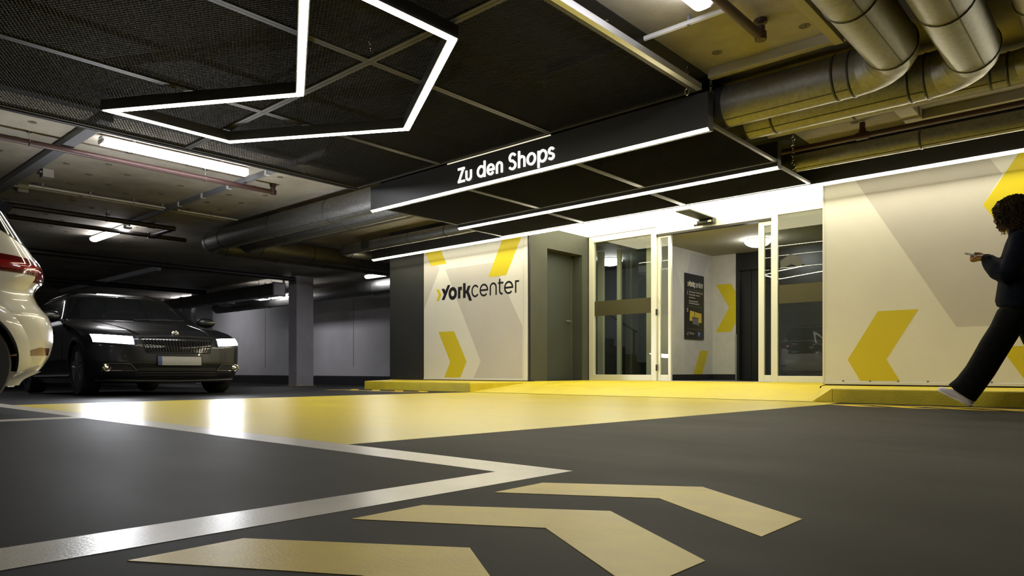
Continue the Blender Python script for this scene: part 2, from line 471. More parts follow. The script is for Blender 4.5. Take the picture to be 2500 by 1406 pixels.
p2 = thing('printed_panel', 'large beige printed wall panel with yellow chevrons behind the walking person', 'wall panel', (0.5,8.455,0.145))
MB().box(-2.76,4.0,YP,8.466,0.147,2.62).build('panel_board', M['panel_white'], p2)
g = MB(); g.prism([(-2.45,2.47),(-1.452,0.749),(-0.40,0.749),(-0.40,0.9),(-1.223,1.962),(-1.06,2.24),(-1.20,2.47)], 'y', YP-0.0005, YP)
g.build('grey_print', M['panel_grey'], p2)
g = MB(); g.prism([(1.2,0.75),(2.4,0.75),(3.4,2.47),(2.2,2.47)], 'y', YP-0.0005, YP)
g.build('grey_print', M['panel_grey'], p2)
for pts in ([(-1.797,0.951),(-2.191,0.951),(-2.502,0.423),(-2.370,0.188),(-1.971,0.188),(-2.105,0.423)],
            [(-1.223,1.960),(-0.90,2.47),(-0.20,2.47),(-0.52,1.960),(-0.20,1.45),(-0.90,1.45)],
            [(-1.087,0.541),(-0.60,0.541),(-0.36,0.176),(-0.86,0.176)],
            [(0.35,0.95),(0.75,0.95),(1.06,0.423),(0.92,0.188),(0.52,0.188),(0.66,0.423)]):
    MB().prism(pts, 'y', YP-0.0010, YP-0.0001).build('yellow_chevron', M['panel_yellow'], p2)
MB().box(-2.76,4.0,YP-0.008,YP,0.147,0.176).build('bottom_profile', M['alu_white'], p2, bevel=0.002)
MB().box(-2.772,-2.752,YP-0.008,8.47,0.147,2.62).build('edge_profile', M['alu_white'], p2, bevel=0.002)
for k in range(12):
    x = -2.55+0.28*k
    mb = MB().lathe([(0.011,0),(0.011,-0.004),(0.006,-0.008)], (x,YP,0.186), 'y', 10); mb.build('screw', M['galv'], p2)

# kerbs, ramp ---------------------------------------------------------------
LZ = 0.133
def kerb(pts, label):
    mb = MB().prism(pts, 'z', -0.03, LZ)
    return struct('kerb', mb, M['yellow_paint'], label, 'kerb', bevel=0.014, seg=3)
kerb([(-9.53,7.02),(-7.09,7.02),(-7.09,8.47),(-10.72,8.47),(-10.45,8.25)], 'yellow kerb in front of the printed yorkcenter panel')
kerb([(-2.22,7.02),(6.0,7.02),(6.0,8.47),(-2.76,8.47),(-2.66,8.05)], 'yellow kerb under the large printed panel at the walking person')
mb = MB()
NX, NY = 30, 26
rx0, rx1 = -7.09, -2.22
for j in range(NY+1):
    for i in range(NX+1):
        y = 7.02 + (10.12-7.02)*j/NY
        right = -2.22 if y < 7.03 else max(-2.76, -2.22-(y-7.02)*0.43)
        if y > 8.47: right = -2.76
        left = -7.09 if y < 8.47 else -7.2
        x = left + (right-left)*i/NX
        t = min(1, max(0, (y-7.02)/1.42)); z = LZ*t + 0.004
        mb.v.append((x, y, z))
for j in range(NY):
    for i in range(NX):
        a = j*(NX+1)+i; mb.f.append((a,a+1,a+NX+2,a+NX+1))
n0 = len(mb.v)
mb.add([(rx0,7.02,-0.02),(rx1,7.02,-0.02),(-2.76,10.12,-0.02),(-7.2,10.12,-0.02)], [(0,1,2,3)])
struct('ramp', mb, M['yellow_paint'], 'yellow painted concrete ramp rising to the glass doors', 'ramp', smooth=30)
# flare beside the right kerb
mb = MB().add([(-2.22,7.02,0.0),(-2.22,7.02,LZ),(-2.62,7.95,LZ),(-2.42,7.05,0.0),(-2.66,8.0,0.0)], [(0,1,3),(1,2,3),(2,4,3)])
struct('trim_1', mb, M['yellow_paint'], 'yellow flared kerb cheek beside the ramp', 'kerb cheek')

# painted markings on the floor (flat paint, a film of its own) ---------------
def mark(name, polys, m, label, cat, z1=0.0006, group=None):
    mb = MB()
    for p in polys: mb.prism(p, 'z', 0.0, z1)
    return tag(mb.build(name, m), label, cat, group)
mark('crossing_field', [[(-7.36,1.702),(-2.42,1.702),(-2.12,6.55),(-2.16,7.02),(-7.02,7.02),(-7.22,5.33)]], M['yellow_floor'], 'large glossy yellow painted floor field in front of the entrance', 'floor marking')
mark('bay_line', [[(-9.4,1.54),(-1.44,1.535),(-1.44,0.10),(-1.28,0.10),(-1.28,1.70),(-9.4,1.70)]], M['white_line'], 'white angled bay line with its corner beside the yellow floor chevrons', 'floor marking', 0.0007)
mark('bay_line', [[(-5.23,-3.5),(-5.03,-3.5),(-5.03,1.535),(-5.23,1.535)]], M['white_line'], 'white bay line beside the rear of the white car', 'floor marking', 0.0006)
for k, w in enumerate(('topmost of the three yellow floor chevrons, beside the corner of the white line', 'middle one of the three yellow floor chevrons near the camera', 'nearest yellow floor chevron, cut by the lower edge of the picture')):
    y = 1.467-0.422*k
    mark('floor_chevron', [[(-1.198,y-0.196),(-1.203,y),(-0.853,y+0.222),(-0.518,y-0.010),(-0.518,y-0.214),(-0.853,y+0.003)]], M['yellow_mark'], w, 'floor marking', 0.0009, 'yellow chevrons on the floor near the camera')
for k in range(4):
    x = -2.12+0.39*k
    w = ['first small yellow floor chevron at the foot of the right kerb, next to the ramp','second small yellow floor chevron along the right kerb','small yellow floor chevron under the raised white shoe','small yellow floor chevron just right of the white shoe',][k]
    mark('kerb_chevron', [[(x,6.58),(x+0.33,6.36),(x+0.53,6.36),(x+0.20,6.58),(x+0.53,6.80),(x+0.33,6.80)]], M['yellow_mark'], w, 'floor marking', 0.0009, 'small chevrons along the kerb')
for k in range(4):
    x = -7.5-0.55*k
    w = 'small yellow floor chevron before the left kerb, number %s from the ramp' % ['one','two','three','four','five','six','seven','eight'][k]
    mark('kerb_chevron', [[(x,6.62),(x-0.33,6.36),(x-0.53,6.36),(x-0.20,6.62),(x-0.53,6.88),(x-0.33,6.88)]], M['yellow_mark'], w, 'floor marking', 0.0009, 'small chevrons before the left kerb')

# ------------------------------------------------------------------ entrance glazing
YD = 10.05
def frame_rect(mb, x0, x1, z0, z1, w, y0, y1, wb=None):
    wb = wb or w
    mb.box(x0,x0+w,y0,y1,z0,z1).box(x1-w,x1,y0,y1,z0,z1).box(x0+w,x1-w,y0,y1,z0,z0+wb).box(x0+w,x1-w,y0,y1,z1-w,z1)
def pane(par, x0, x1, z0, z1, y, m='glass', name='pane'):
    return MB().box(x0,x1,y-0.005,y+0.005,z0,z1).build(name, M[m], par)
w1 = struct('window_1', (lambda b: (frame_rect(b,-7.184,-5.86,0.137,2.60,0.098,YD-0.04,YD+0.04), b)[1])(MB()), M['alu'], 'fixed glass pane in pale frame left of the sliding doors', 'window', bevel=0.003)
pane(w1, -7.09,-5.955,0.23,2.505,YD)
MB().box(-7.086,-5.958,YD-0.011,YD-0.0055,1.24,1.488).build('frosted_band', M['film'], w1)
d1 = struct('door_1', (lambda b: (frame_rect(b,-5.858,-5.62,0.142,2.475,0.05,YD-0.005,YD+0.045,0.095), b)[1])(MB()), M['alu'], 'left glass leaf of the sliding entrance door, slid open', 'door', bevel=0.003)
pane(d1, -5.815,-5.668,0.235,2.428,YD+0.02)
mb = MB()
for (q, r) in (((-5.835,1.52),(-5.80,1.43)), ((-5.80,1.43),(-5.835,1.34))): mb.tube([(q[0],YD-0.03,q[1]),(r[0],YD-0.03,r[1])], 0.006, 6)
mb.build('door_handle', M['alu_white'], d1)
MB().box(-5.868,-5.85,YD-0.05,YD-0.02,1.19,1.29).box(-5.868,-5.85,YD-0.05,YD-0.02,0.30,0.40).build('door_hinge', M['black_pvc'], d1)
d2 = struct('door_2', (lambda b: (frame_rect(b,-4.20,-3.93,0.142,2.475,0.085,YD-0.005,YD+0.045,0.095), b)[1])(MB()), M['alu'], 'right glass leaf of the sliding entrance door beside the lobby opening', 'door', bevel=0.003)
pane(d2, -4.115,-4.01,0.235,2.39,YD+0.02)
w2 = struct('window_2', (lambda b: (frame_rect(b,-3.99,-2.80,0.137,2.60,0.09,YD-0.055,YD-0.008), b)[1])(MB()), M['alu'], 'fixed glass pane with house emblem right of the sliding doors', 'window', bevel=0.003)
pane(w2, -3.902,-2.88,0.225,2.515,YD-0.03)
MB().box(-3.898,-2.885,YD-0.041,YD-0.0355,1.25,1.512).build('frosted_band', M['film'], w2)
MB().prism([(-3.868,1.755),(-3.868,1.855),(-3.715,1.945),(-3.567,1.855),(-3.567,1.755),(-3.635,1.755),(-3.715,1.805),(-3.795,1.755)], 'y', YD-0.0385, YD-0.0355).build('house_emblem', M['emblem_grey'], w2)
tr = struct('trim_2', MB().box(-5.86,-3.99,YD-0.05,YD+0.05,2.485,2.603), M['alu'], 'pale header rail over the sliding entrance doors', 'trim', bevel=0.003)
MB().box(-5.86,-3.99,YD-0.048,YD+0.05,2.455,2.484).build('guide_rail', M['black_pvc'], tr)
struct('trim_3', MB().box(-5.84,-3.92,YD-0.05,YD+0.10,0.136,0.143), M['silver'], 'metal threshold under the sliding entrance doors', 'trim')
s = thing('door_sensor', 'black door sensor box with mounting plate on the header rail', 'sensor', (-4.95,9.94,2.50))
MB().prism([(9.97,2.585),(9.90,2.585),(9.865,2.56),(9.865,2.525),(9.885,2.51),(9.97,2.51)], 'x', -5.08, -4.82).build('housing', M['black_pvc'], s, bevel=0.004)
MB().box(-4.90,-4.845,9.860,9.866,2.528,2.556).build('indicator', M['sign_white'], s)
MB().box(-5.06,-4.83,9.18,9.985,2.585,2.603).build('mounting_plate', M['grey_door'], s, bevel=0.002)
MB().tube([(-5.14,9.90,2.515),(-4.84,9.90,2.505)], 0.016, 8).build('sensor_lens', M['black_pvc'], s, smooth=40)

# lobby ---------------------------------------------------------------------
LC = 2.43
struct('floor_lobby', MB().box(-9.6,-3.0,10.12,12.9,0.0,0.13), M['lobby_floor'], 'dark polished lobby floor behind the doors', 'floor')
struct('ceiling_lobby', MB().box(-6.28,-3.0,10.12,12.75,LC+0.05,LC+0.2), M['lobby_ceil'], 'rough plaster lobby ceiling with a round lamp', 'ceiling')
struct('wall_lobby', MB().box(-6.19,-6.16,10.45,12.72,0.13,LC+0.06), M['lobby'], 'white lobby wall carrying the directory sign', 'wall')
lw = [o for o in COL.objects if o.name == 'wall_lobby'][0]
MB().prism([(10.47,2.40),(11.0,2.40),(11.5,1.6),(11.1,1.25),(10.47,1.25)], 'x', -6.16, -6.159).build('grey_print', M['panel_grey'], lw)
MB().prism([(11.75,2.45),(12.5,2.45),(12.1,1.95),(11.55,1.95)], 'x', -6.16, -6.159).build('grey_print', M['panel_grey'], lw)
MB().prism([(12.09,0.672),(12.435,0.677),(12.171,0.235),(11.835,0.235)], 'x', -6.16, -6.158).build('yellow_chevron', M['panel_yellow'], lw)
lb = struct('wall_lobby_end', MB().box(-6.28,-5.685,12.60,12.75,0.13,LC+0.06), M['lobby'], 'white end wall of the lobby with a yellow chevron', 'wall')
MB().prism([(-6.091,1.928),(-5.783,1.928),(-5.690,1.747),(-5.690,1.225),(-5.783,1.03),(-6.091,1.03),(-5.829,1.489)], 'y', 12.597, 12.6).build('yellow_chevron', M['panel_yellow'], lb)
ld = struct('wall_lift', MB().box(-5.685,-5.62,12.58,12.75,0.13,LC+0.06).box(-5.62,-3.0,12.62,12.75,2.16,LC+0.06).box(-4.45,-3.0,12.62,12.75,0.13,2.16).box(-5.62,-4.45,12.76,12.8,0.13,2.16), M['lift'], 'black lift surround at the back of the lobby', 'wall')
dl = struct('door_4', MB().box(-5.62,-5.445,12.70,12.73,0.135,2.16).box(-5.435,-4.45,12.70,12.73,0.135,2.16), M['lift'], 'black two leaf lift door at the back of the lobby', 'door')
struct('trim_4', MB().box(-5.69,-5.665,12.565,12.60,0.13,0.98), M['silver'], 'short steel corner guard beside the lift', 'trim')
struct('baseboard_lobby', MB().box(-6.158,-6.145,10.46,12.59,0.13,0.235).box(-6.158,-5.69,12.585,12.599,0.13,0.235), M['plinth'], 'black skirting along the lobby wall', 'baseboard')
struct('wall_lobby_right', MB().box(-3.05,-3.0,10.12,12.75,0.13,LC+0.06), M['lift'], 'dark right wall of the lobby', 'wall')

def dome_lamp(x, y, z, label, R=0.21):
    t = thing('dome_lamp', label, 'lamp', (x,y,z-0.14))
    MB().lathe([(R*0.9,0.0),(R*0.95,-0.02),(R*0.9,-0.03)], (x,y,z), n=28).build('base', M['alu_white'], t, smooth=40)
    prof = [(R*math.cos(a), -0.031-0.105*math.sin(a)) for a in [i*PI/2/8 for i in range(8)]] + [(0.004,-0.137)]
    MB().lathe(prof, (x,y,z), n=28).build('glass_dome', M['dome'], t, smooth=40)
dome_lamp(-4.80,11.45,LC+0.05,'round white dome lamp on the lobby ceiling, right of the directory sign')

# stair room behind the left pane
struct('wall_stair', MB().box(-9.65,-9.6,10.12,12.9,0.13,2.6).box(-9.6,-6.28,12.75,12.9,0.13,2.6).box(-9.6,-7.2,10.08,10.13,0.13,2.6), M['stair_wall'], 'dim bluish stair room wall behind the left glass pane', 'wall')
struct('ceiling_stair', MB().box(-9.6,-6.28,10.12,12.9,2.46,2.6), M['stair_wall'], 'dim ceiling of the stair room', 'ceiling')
w3 = struct('window_3', MB().box(-7.00,-6.93,10.60,10.66,0.13,2.45).box(-7.42,-7.30,10.60,10.66,0.13,2.45).box(-6.40,-6.30,10.60,10.66,0.13,2.45), M['alu'], 'inner glazed screen of the stair room behind the left pane', 'window')
pane(w3, -6.93,-6.40,0.14,2.44,10.63)
st = thing('staircase', 'dark staircase with handrail seen through the left glass pane', 'stairs', (-8.1,12.2,0.13))
for k in range(7):
    MB().box(-7.35-0.28*(k+1),-7.35-0.28*k,11.7,12.7,0.13,0.13+0.17*(k+1)).build('step', M['stair'], st)
MB().tube([(-7.3,11.72,1.05),(-9.3,11.72,2.25)], 0.02, 8).tube([(-7.35,11.72,0.13),(-7.35,11.72,1.05)], 0.015, 8).tube([(-8.4,11.72,0.80),(-8.4,11.72,1.70)], 0.015, 8).build('handrail', M['black_pvc'], st, smooth=40)
dome_lamp(-7.72,11.45,2.46,'round dome lamp in the dim stair room behind the left pane', 0.24)

# directory sign --------------------------------------------------------------
SX = -6.16
sg = thing('directory_sign', 'tall black directory board on the white lobby wall', 'sign', (SX+0.012,11.843,0.878))
MB().box(SX+0.002,SX+0.024,11.482,12.204,0.878,2.052).build('board', M['board'], sg, bevel=0.002)
SF = SX+0.0245
kx = 0.60/1.95
logo(sg, lambda p, y: (SF+0.0025*(1 if y < -0.5 else 0), 11.555+(p[0]+9.357)*kx, 1.86+(p[1]-1.636)*kx*1.25), -1, 0, M['sign_white'], M['sign_yellow'])
for z in (1.765,1.468,1.055): MB().box(SF,SF+0.001,11.53,12.15,z-0.0025,z+0.0025).build('divider', M['sign_grey'], sg)
def words(txt, y, z, size, par, m, name='lettering'):
    cu = bpy.data.curves.new('text', 'FONT'); cu.body = txt; cu.size = size; cu.resolution_u = 2
    ob = bpy.data.objects.new('text', cu); COL.objects.link(ob)
    dg = bpy.context.evaluated_depsgraph_get()
    me = bpy.data.meshes.new_from_object(ob.evaluated_get(dg))
    COL.objects.unlink(ob); bpy.data.objects.remove(ob)
    lo = LOC[par.name]
    for v in me.vertices:
        x0, y0 = v.co.x, v.co.y
        v.co = (SF+0.002-lo.x, y+x0-lo.y, z+y0-lo.z)
    me.materials.clear(); me.materials.append(m)
    o = bpy.data.objects.new(name, me); COL.objects.link(o); o.parent = par
    return o
words('1', 11.535,1.665,0.105, sg, M['sign_white'], 'numeral')
words('0', 11.535,1.355,0.105, sg, M['sign_white'], 'numeral')
words('-', 11.525,0.935,0.105, sg, M['sign_white'], 'numeral'); words('1', 11.552,0.935,0.105, sg, M['sign_white'], 'numeral')
for t, z in (('Zahnarztpraxis / Kieferchirurgie',1.713),('Rechtsanwälte / Notariat',1.662),('benefit Fitness',1.611),('Wohnungswirtschaft',1.548),('& Gebäudemanagement',1.508)):
    words(t, 11.612,z,0.041, sg, M['sign_white'])
words('Tiefgarage', 11.62,0.965,0.046, sg, M['sign_white'])
mp = MB()
for q in ([(11.66,1.385),(11.82,1.375),(11.82,1.27),(11.74,1.275),(11.74,1.20),(11.64,1.205)], [(11.84,1.372),(12.10,1.350),(12.10,1.18),(11.98,1.18),(11.98,1.265),(11.84,1.27)]):
    mp.prism(q, 'x', SF, SF+0.001)
mp.build('map_print', M['sign_yellow'], sg)
MB().prism([(11.74,1.26),(11.99,1.25),(12.02,1.13),(11.76,1.15)], 'x', SF, SF+0.0006).build('map_shade', M['sign_grey'], sg)
MB().box(SF,SF+0.001,11.955,12.055,0.925,1.015).build('parking_symbol', M['sign_blue'], sg)
words('P', 11.982,0.943,0.075, sg, M['sign_white'], 'numeral')
# ------------------------------------------------------------------ hung mesh ceiling, canopy and light lines
def mesh_infill(x0, x1, y0, y1, z, lw=0.054, sw=0.029, w=0.0056, t=0.0018):
    """Expanded metal: flat tilted strands running zigzag between staggered knots."""
    nx = int(round((x1-x0)/(lw/2))); ny = int(round((y1-y0)/(sw/2)))
    dx = (x1-x0)/nx; dy = (y1-y0)/ny
    vs = []; fs = []
    for j in range(ny):
        for i in range(nx):
            up = (i+j) % 2 == 0
            ax, ay = x0+i*dx, y0+(j if up else j+1)*dy
            bx, by = x0+(i+1)*dx, y0+(j+1 if up else j)*dy
            d = math.hypot(bx-ax, by-ay); px, py = -(by-ay)/d, (bx-ax)/d
            if py < 0: px, py = -px, -py
            n = len(vs)
            h = 0.0036
            for (cx, cy) in ((ax,ay),(bx,by)):
                vs += [(cx-px*w/2, cy-py*w/2, z-h), (cx+px*w/2, cy+py*w/2, z+h), (cx+px*w/2, cy+py*w/2, z+h+t), (cx-px*w/2, cy-py*w/2, z-h+t)]
            fs += [(n,n+4,n+5,n+1),(n+1,n+5,n+6,n+2),(n+2,n+6,n+7,n+3),(n+3,n+7,n+4,n)]
    return vs, fs

INFILL = {}
def mesh_panel(x0, x1, y0, y1, z, label, group, fw=0.032, fm='bronze'):
    t = thing('mesh_panel', label, 'ceiling panel', ((x0+x1)/2,(y0+y1)/2,z), group)
    mb = MB()
    g = 0.002
    a, b, c, d = x0+g, x1-g, y0+g, y1-g
    for q in ((a,b,c,c+fw),(a,b,d-fw,d),(a,a+fw,c+fw,d-fw),(b-fw,b,c+fw,d-fw)):
        mb.box(q[0],q[1],q[2],q[3],z-0.004,z+0.022)
    mb.build('frame', M[fm], t)
    key = (round(x1-x0,3), round(y1-y0,3))
    if key not in INFILL:
        vs, fs = mesh_infill(-(x1-x0)/2+fw*0.7, (x1-x0)/2-fw*0.7, -(y1-y0)/2+fw*0.7, (y1-y0)/2-fw*0.7, 0.008)
        me = bpy.data.meshes.new('mesh_infill'); me.from_pydata(vs, [], fs); me.materials.append(M['mesh']); me.update()
        INFILL[key] = me
    o = bpy.data.objects.new('mesh_infill', INFILL[key]); COL.objects.link(o); o.parent = t; o['kind'] = 'stuff'
    return t
XE = [-7.83,-6.19,-4.55,-2.91]; YE = [5.66,3.40,1.14,-1.12]
rowname = ['beside the sign board','over the chevron lamp','nearest the camera']
colname = ['at the left edge','in the middle','at the silver profile']
for j in range(3):
    for i in range(3):
        mesh_panel(XE[i],XE[i+1],YE[j+1],YE[j],2.73, 'black expanded metal panel %s, %s' % (rowname[j], colname[i]), 'hung mesh ceiling panels')
# silver edge profile along the right edge, dark one along the left edge
tag(MB().box(-2.905,-2.855,-1.12,5.64,2.722,2.775).build('edge_profile', M['silver'], bevel=0.003), 'silver edge profile along the right side of the mesh ceiling', 'profile')
tag(MB().box(-7.885,-7.835,-1.12,5.66,2.712,2.775).build('edge_profile', M['black_pvc'], bevel=0.003), 'black edge profile along the left side of the mesh ceiling', 'profile')

CX = [-7.57,-5.985,-4.40,-2.825]
for r, (y0, y1, rn) in enumerate(((5.79,7.235,'behind the sign board'),(7.35,8.215,'before the porch wall'))):
    for i in range(3):
        mesh_panel(CX[i],CX[i+1],y0,y1,(2.448,2.415)[r], 'black mesh soffit panel of the canopy %s, %s' % (rn, ['left end','middle','right end'][i]), 'canopy soffit panels')

TILT = math.radians(32)
def light_board(name, label, cat, x0, x1, y, z0, z1, depth=0.10, lm='led', sw=0.031):
    t = thing(name, label, cat, ((x0+x1)/2,y+depth/2,z0))
    tl = sw*math.sin(TILT); w_ = sw*math.cos(TILT)      # the diffuser leans towards the lane
    sec = [(y,z1),(y,z0+tl+0.004),(y+w_+0.003,z0-0.001),(y+depth,z0+0.010),(y+depth,z1)]
    MB().prism(sec, 'x', x0, x1).build('board_panel', M['board'], t)
    MB().prism([(y-0.0012,z0+tl),(y+w_,z0-0.003),(y+w_,z0),(y-0.0012,z0+tl+0.003)], 'x', x0+0.002, x1-0.002).build('light_strip', M[lm], t)
    return t
b1 = light_board('sign_board', 'long black sign board reading Zu den Shops with a light line along its lower edge', 'sign', -7.575,-2.82,5.68,2.380,2.712)
light_board('fascia_board', 'second black fascia board of the canopy with a light line, behind the sign board', 'fascia', -7.555,-2.826,7.24,2.380,2.66)
light_board('fascia_board', 'longest black fascia board with a light line along the printed wall panels', 'fascia', -10.93,4.0,8.225,2.380,2.70, depth=0.085, lm='led_wash', sw=0.038)
# letters: Zu den Shops
Yl0, Yl1 = 5.668, 5.681
w = 0.0255
mb = MB()
R = lambda pts: ribbon(mb, pts, w, Yl0, Yl1)
R([(-5.920,2.620),(-5.812,2.620)]); R([(-5.826,2.630),(-5.912,2.463)]); R([(-5.920,2.475),(-5.808,2.475)])
R([(-5.782,2.582),(-5.782,2.508)]+arc(-5.7455,2.508,0.0365,0.036,180,360,10)[1:]+[(-5.709,2.582)])
R(arc(-5.548,2.530,0.052,0.056,0,360,24)); R([(-5.494,2.640),(-5.494,2.460)])
R(arc(-5.400,2.525,0.047,0.053,4,325,22)); R([(-5.447,2.522),(-5.340,2.522)])
R([(-5.306,2.460),(-5.306,2.540)]+arc(-5.2695,2.540,0.0365,0.036,180,0,10)[1:]+[(-5.233,2.460)])
R(arc(-5.076,2.590,0.041,0.040,25,235,14)+[(-5.075,2.556)]+arc(-5.078,2.506,0.043,0.038,60,-160,14))
R([(-4.983,2.640),(-4.983,2.460)]); R([(-4.983,2.535)]+arc(-4.945,2.538,0.038,0.038,180,0,10)[1:]+[(-4.907,2.460)])
R(arc(-4.812,2.524,0.051,0.056,0,360,24))
R([(-4.713,2.586),(-4.713,2.410)]); R(arc(-4.658,2.524,0.049,0.056,0,360,24))
R(arc(-4.543,2.553,0.030,0.029,20,225,12)+[(-4.543,2.526)]+arc(-4.545,2.497,0.032,0.027,65,-155,12))
mb.build('lettering', M['letter'], b1)
# glowing strip added, standing in for the sign's light spilt on the mesh frame
MB().box(-6.12,-4.57,5.690,5.700,2.7125,2.730).build('spill_glow', M['spill'], b1)

# chevron lamp below the mesh
CH = [(-6.86,2.30),(-6.885,3.42),(-5.262,4.365),(-3.60,3.40),(-3.60,2.24),(-5.262,3.225)]
t = thing('chevron_lamp', 'large chevron shaped light outline hung under the mesh ceiling', 'lamp', (-5.26,3.3,2.60))
to = lambda p, z: (p[0], p[1], z)
loop = CH + [CH[0]]
mb = MB(); ribbon(mb, loop, 0.054, 2.600, 2.606, to); mb.build('light_strip', M['led_lamp'], t)
mb = MB(); ribbon(mb, loop, 0.072, 2.6065, 2.70, to); mb.build('housing', M['board'], t)

# hanger chains of the mesh ceiling and the canopy
def chain(x, y, z0, z1, label, big=1.0):
    mb = MB()
    z = z1; k = 0
    L, Wd, r = 0.030*big, 0.010*big, 0.0024*big
    while z - L > z0:
        cz = z - L/2
        pts = []
        for a in range(10):
            q = 2*PI*a/10
            hx, hz = Wd*math.cos(q), L/2*math.sin(q)
            pts.append((x+hx, y, cz+hz) if k % 2 else (x, y+hx, cz+hz))
        mb.tube(pts, r, 5, closed=True)
        z -= L*0.78; k += 1
    pts = [(x+0.016*big*math.cos(2*PI*a/12), y, z0-0.002+0.022*big*math.sin(2*PI*a/12)) for a in range(12)]
    mb.tube(pts, 0.0034*big, 5, closed=True)
    tag(mb.build('hanger_chain', M['chain'], smooth=50), label, 'chain', 'hanger chains of the canopy')
for (x, y, l) in [(-5.60,2.275,'small steel hanger chain above the mesh inside the open side of the chevron lamp'),(-7.20,2.27,'small steel hanger chain above the mesh beyond the left tip of the chevron lamp'),
    (-4.55,3.40,'steel hanger chain where four mesh panels meet inside the chevron lamp'),(-3.86,4.72,'long steel hanger chain above the mesh between chevron lamp and silver profile'),
    (-4.55,5.50,'steel hanger chain above the letters of the sign board'),(-6.20,5.57,'steel hanger chain at the back of the mesh, left of the lettering'),
    (-7.20,4.72,'steel hanger chain above the mesh between the lower chevron line and the left edge'),(-7.80,5.58,'steel hanger chain at the left rear corner of the mesh ceiling'),(-5.16,4.36,'short steel hanger chain just inside the front point of the chevron lamp')]:
    chain(x, y, 2.765, CEIL-0.002, l)
chain(-2.945,5.54,2.70,CEIL-0.002,'steel hanger with ring at the end of the silver profile',1.3)
chain(-2.86,5.815,2.735,CEIL-0.002,'steel hanger hook at the right end of the sign board',1.3)
chain(-2.80,7.60,2.48,CEIL-0.002,'large ring hanger right of the second fascia board',1.8)
chain(-3.05,7.10,2.50,CEIL-0.002,'steel hanger hook at the right rear corner of the first soffit',1.3)

# ------------------------------------------------------------------ ventilation ducts
def seam(par, pts, r, wdt=0.022):
    """A raised joint ring round a duct at a point with a direction."""
    (p, d) = pts
    p = Vector(p); d = Vector(d).normalized()
    MB().tube([p-d*wdt/2, p-d*wdt/6, p+d*wdt/6, p+d*wdt/2], [r+0.002, r+0.007, r+0.007, r+0.002], 28).build('joint_ring', M['galv_dark'], par, smooth=30)
def elbow(par, c, r, bend, a0, a1, n=5):
    """Segment bend in the horizontal plane, centre c, from angle a0 to a1."""
    pts = [(c[0]+bend*math.cos(math.radians(a0+(a1-a0)*i/n)), c[1]+bend*math.sin(math.radians(a0+(a1-a0)*i/n)), c[2]) for i in range(n+1)]
    for i in range(n):
        MB().tube([pts[i], pts[i+1]], r, 28, cap=False).build('bend_segment', M['galv'], par, smooth=40)
    MB().tube(pts, r*0.995, 28).build('bend_core', M['galv'], par, smooth=60)
    return pts
def bent_duct(label, yx, xl, xr, z, r, left_y=None, right_y=None, bend=0.36, seams=()):
    """Duct along X at y=yx; at its left end it turns into the depth, at its right end towards the camera."""
    t = thing('ventilation_duct', label, 'duct', ((xl+xr)/2, yx, z-r), 'round ventilation ducts')
    x0 = xl + (bend if left_y else 0); x1 = xr - (bend if right_y is not None else 0)
    MB().tube([(x0,yx,z),(x1,yx,z)], r, 32).build('pipe', M['galv'], t, smooth=40)
    mbs = MB().tube([(x0,yx-r*0.55,z-r*0.84),(x1,yx-r*0.55,z-r*0.84)], 0.004, 5); mbs.build('long_seam', M['galv_dark'], t)
    if left_y:
        elbow(t, (x0,yx+bend,z), r, bend, 270, 180)
        MB().tube([(xl,yx+bend,z),(xl,left_y,z)], r, 32).build('pipe', M['galv'], t, smooth=40)
        seam(t, ((x0,yx,z),(1,0,0)), r); seam(t, ((xl,yx+bend,z),(0,1,0)), r)
        for k in range(1, 4): seam(t, ((xl,yx+bend+1.1*k,z),(0,1,0)), r)
    if right_y is not None:
        elbow(t, (x1,yx-bend,z), r, bend, 90, 0)
        MB().tube([(xr,yx-bend,z),(xr,right_y,z)], r, 32).build('pipe', M['galv'], t, smooth=40)
        seam(t, ((x1,yx,z),(1,0,0)), r); seam(t, ((xr,yx-bend,z),(0,1,0)), r); seam(t, ((x1-0.12,yx,z),(1,0,0)), r)
        for k in range(1, 6): seam(t, ((xr,yx-bend-0.95*k,z),(0,1,0)), r)
        MB().tube([(xr+r*0.45,yx-bend,z-r*0.89),(xr+r*0.45,right_y,z-r*0.89)], 0.004, 5).build('long_seam', M['galv_dark'], t)
    for x in seams: seam(t, ((x,yx,z),(1,0,0)), r)
    # over the canopy the duct is painted black like the slab above it
    MB().tube([(-7.62,yx,z),(-2.80,yx,z)], r+0.003, 32).build('painted_section', M['black_paint'], t, smooth=40)
    return t
bent_duct('front round galvanised duct over the canopy, turning towards the camera on the right', 6.05,-13.15,-1.39,2.675,0.178, 12.9,-3.0, seams=(-7.75,-9.0,-10.6,-12.3,-3.0,-5.0))
bent_duct('second round galvanised duct behind the front one, turning towards the camera on the right', 6.50,-12.62,-0.957,2.675,0.178, 12.9,-3.0, seams=(-2.55,-7.6,-9.2,-10.8,-4.2))
bent_duct('third and thinner round duct at the right edge of the picture', 6.95,-11.9,-0.53,2.74,0.13, None,-3.0, bend=0.30, seams=(-2.0,-4.0,-6.0,-8.0))
d3 = bent_duct('slim round duct along the top of the longest fascia board', 7.72,-11.2,5.5,2.530,0.09, 12.9, None, bend=0.2, seams=(-1.62,-8.3,-9.2,-9.9,0.6,2.4))
MB().box(-10.42,-10.22,7.60,7.63,2.46,2.60).box(-10.36,-10.28,7.58,7.61,2.49,2.57).build('damper', M['galv_dark'], d3, bevel=0.004)
t = thing('ventilation_duct', 'round duct along the back wall of the garage under a lit lamp', 'duct', (-17,11.45,2.27), 'round ventilation ducts')
MB().tube([(-23.9,11.45,2.47),(-10.72,11.45,2.47)], 0.20, 28).build('pipe', M['galv'], t, smooth=40)
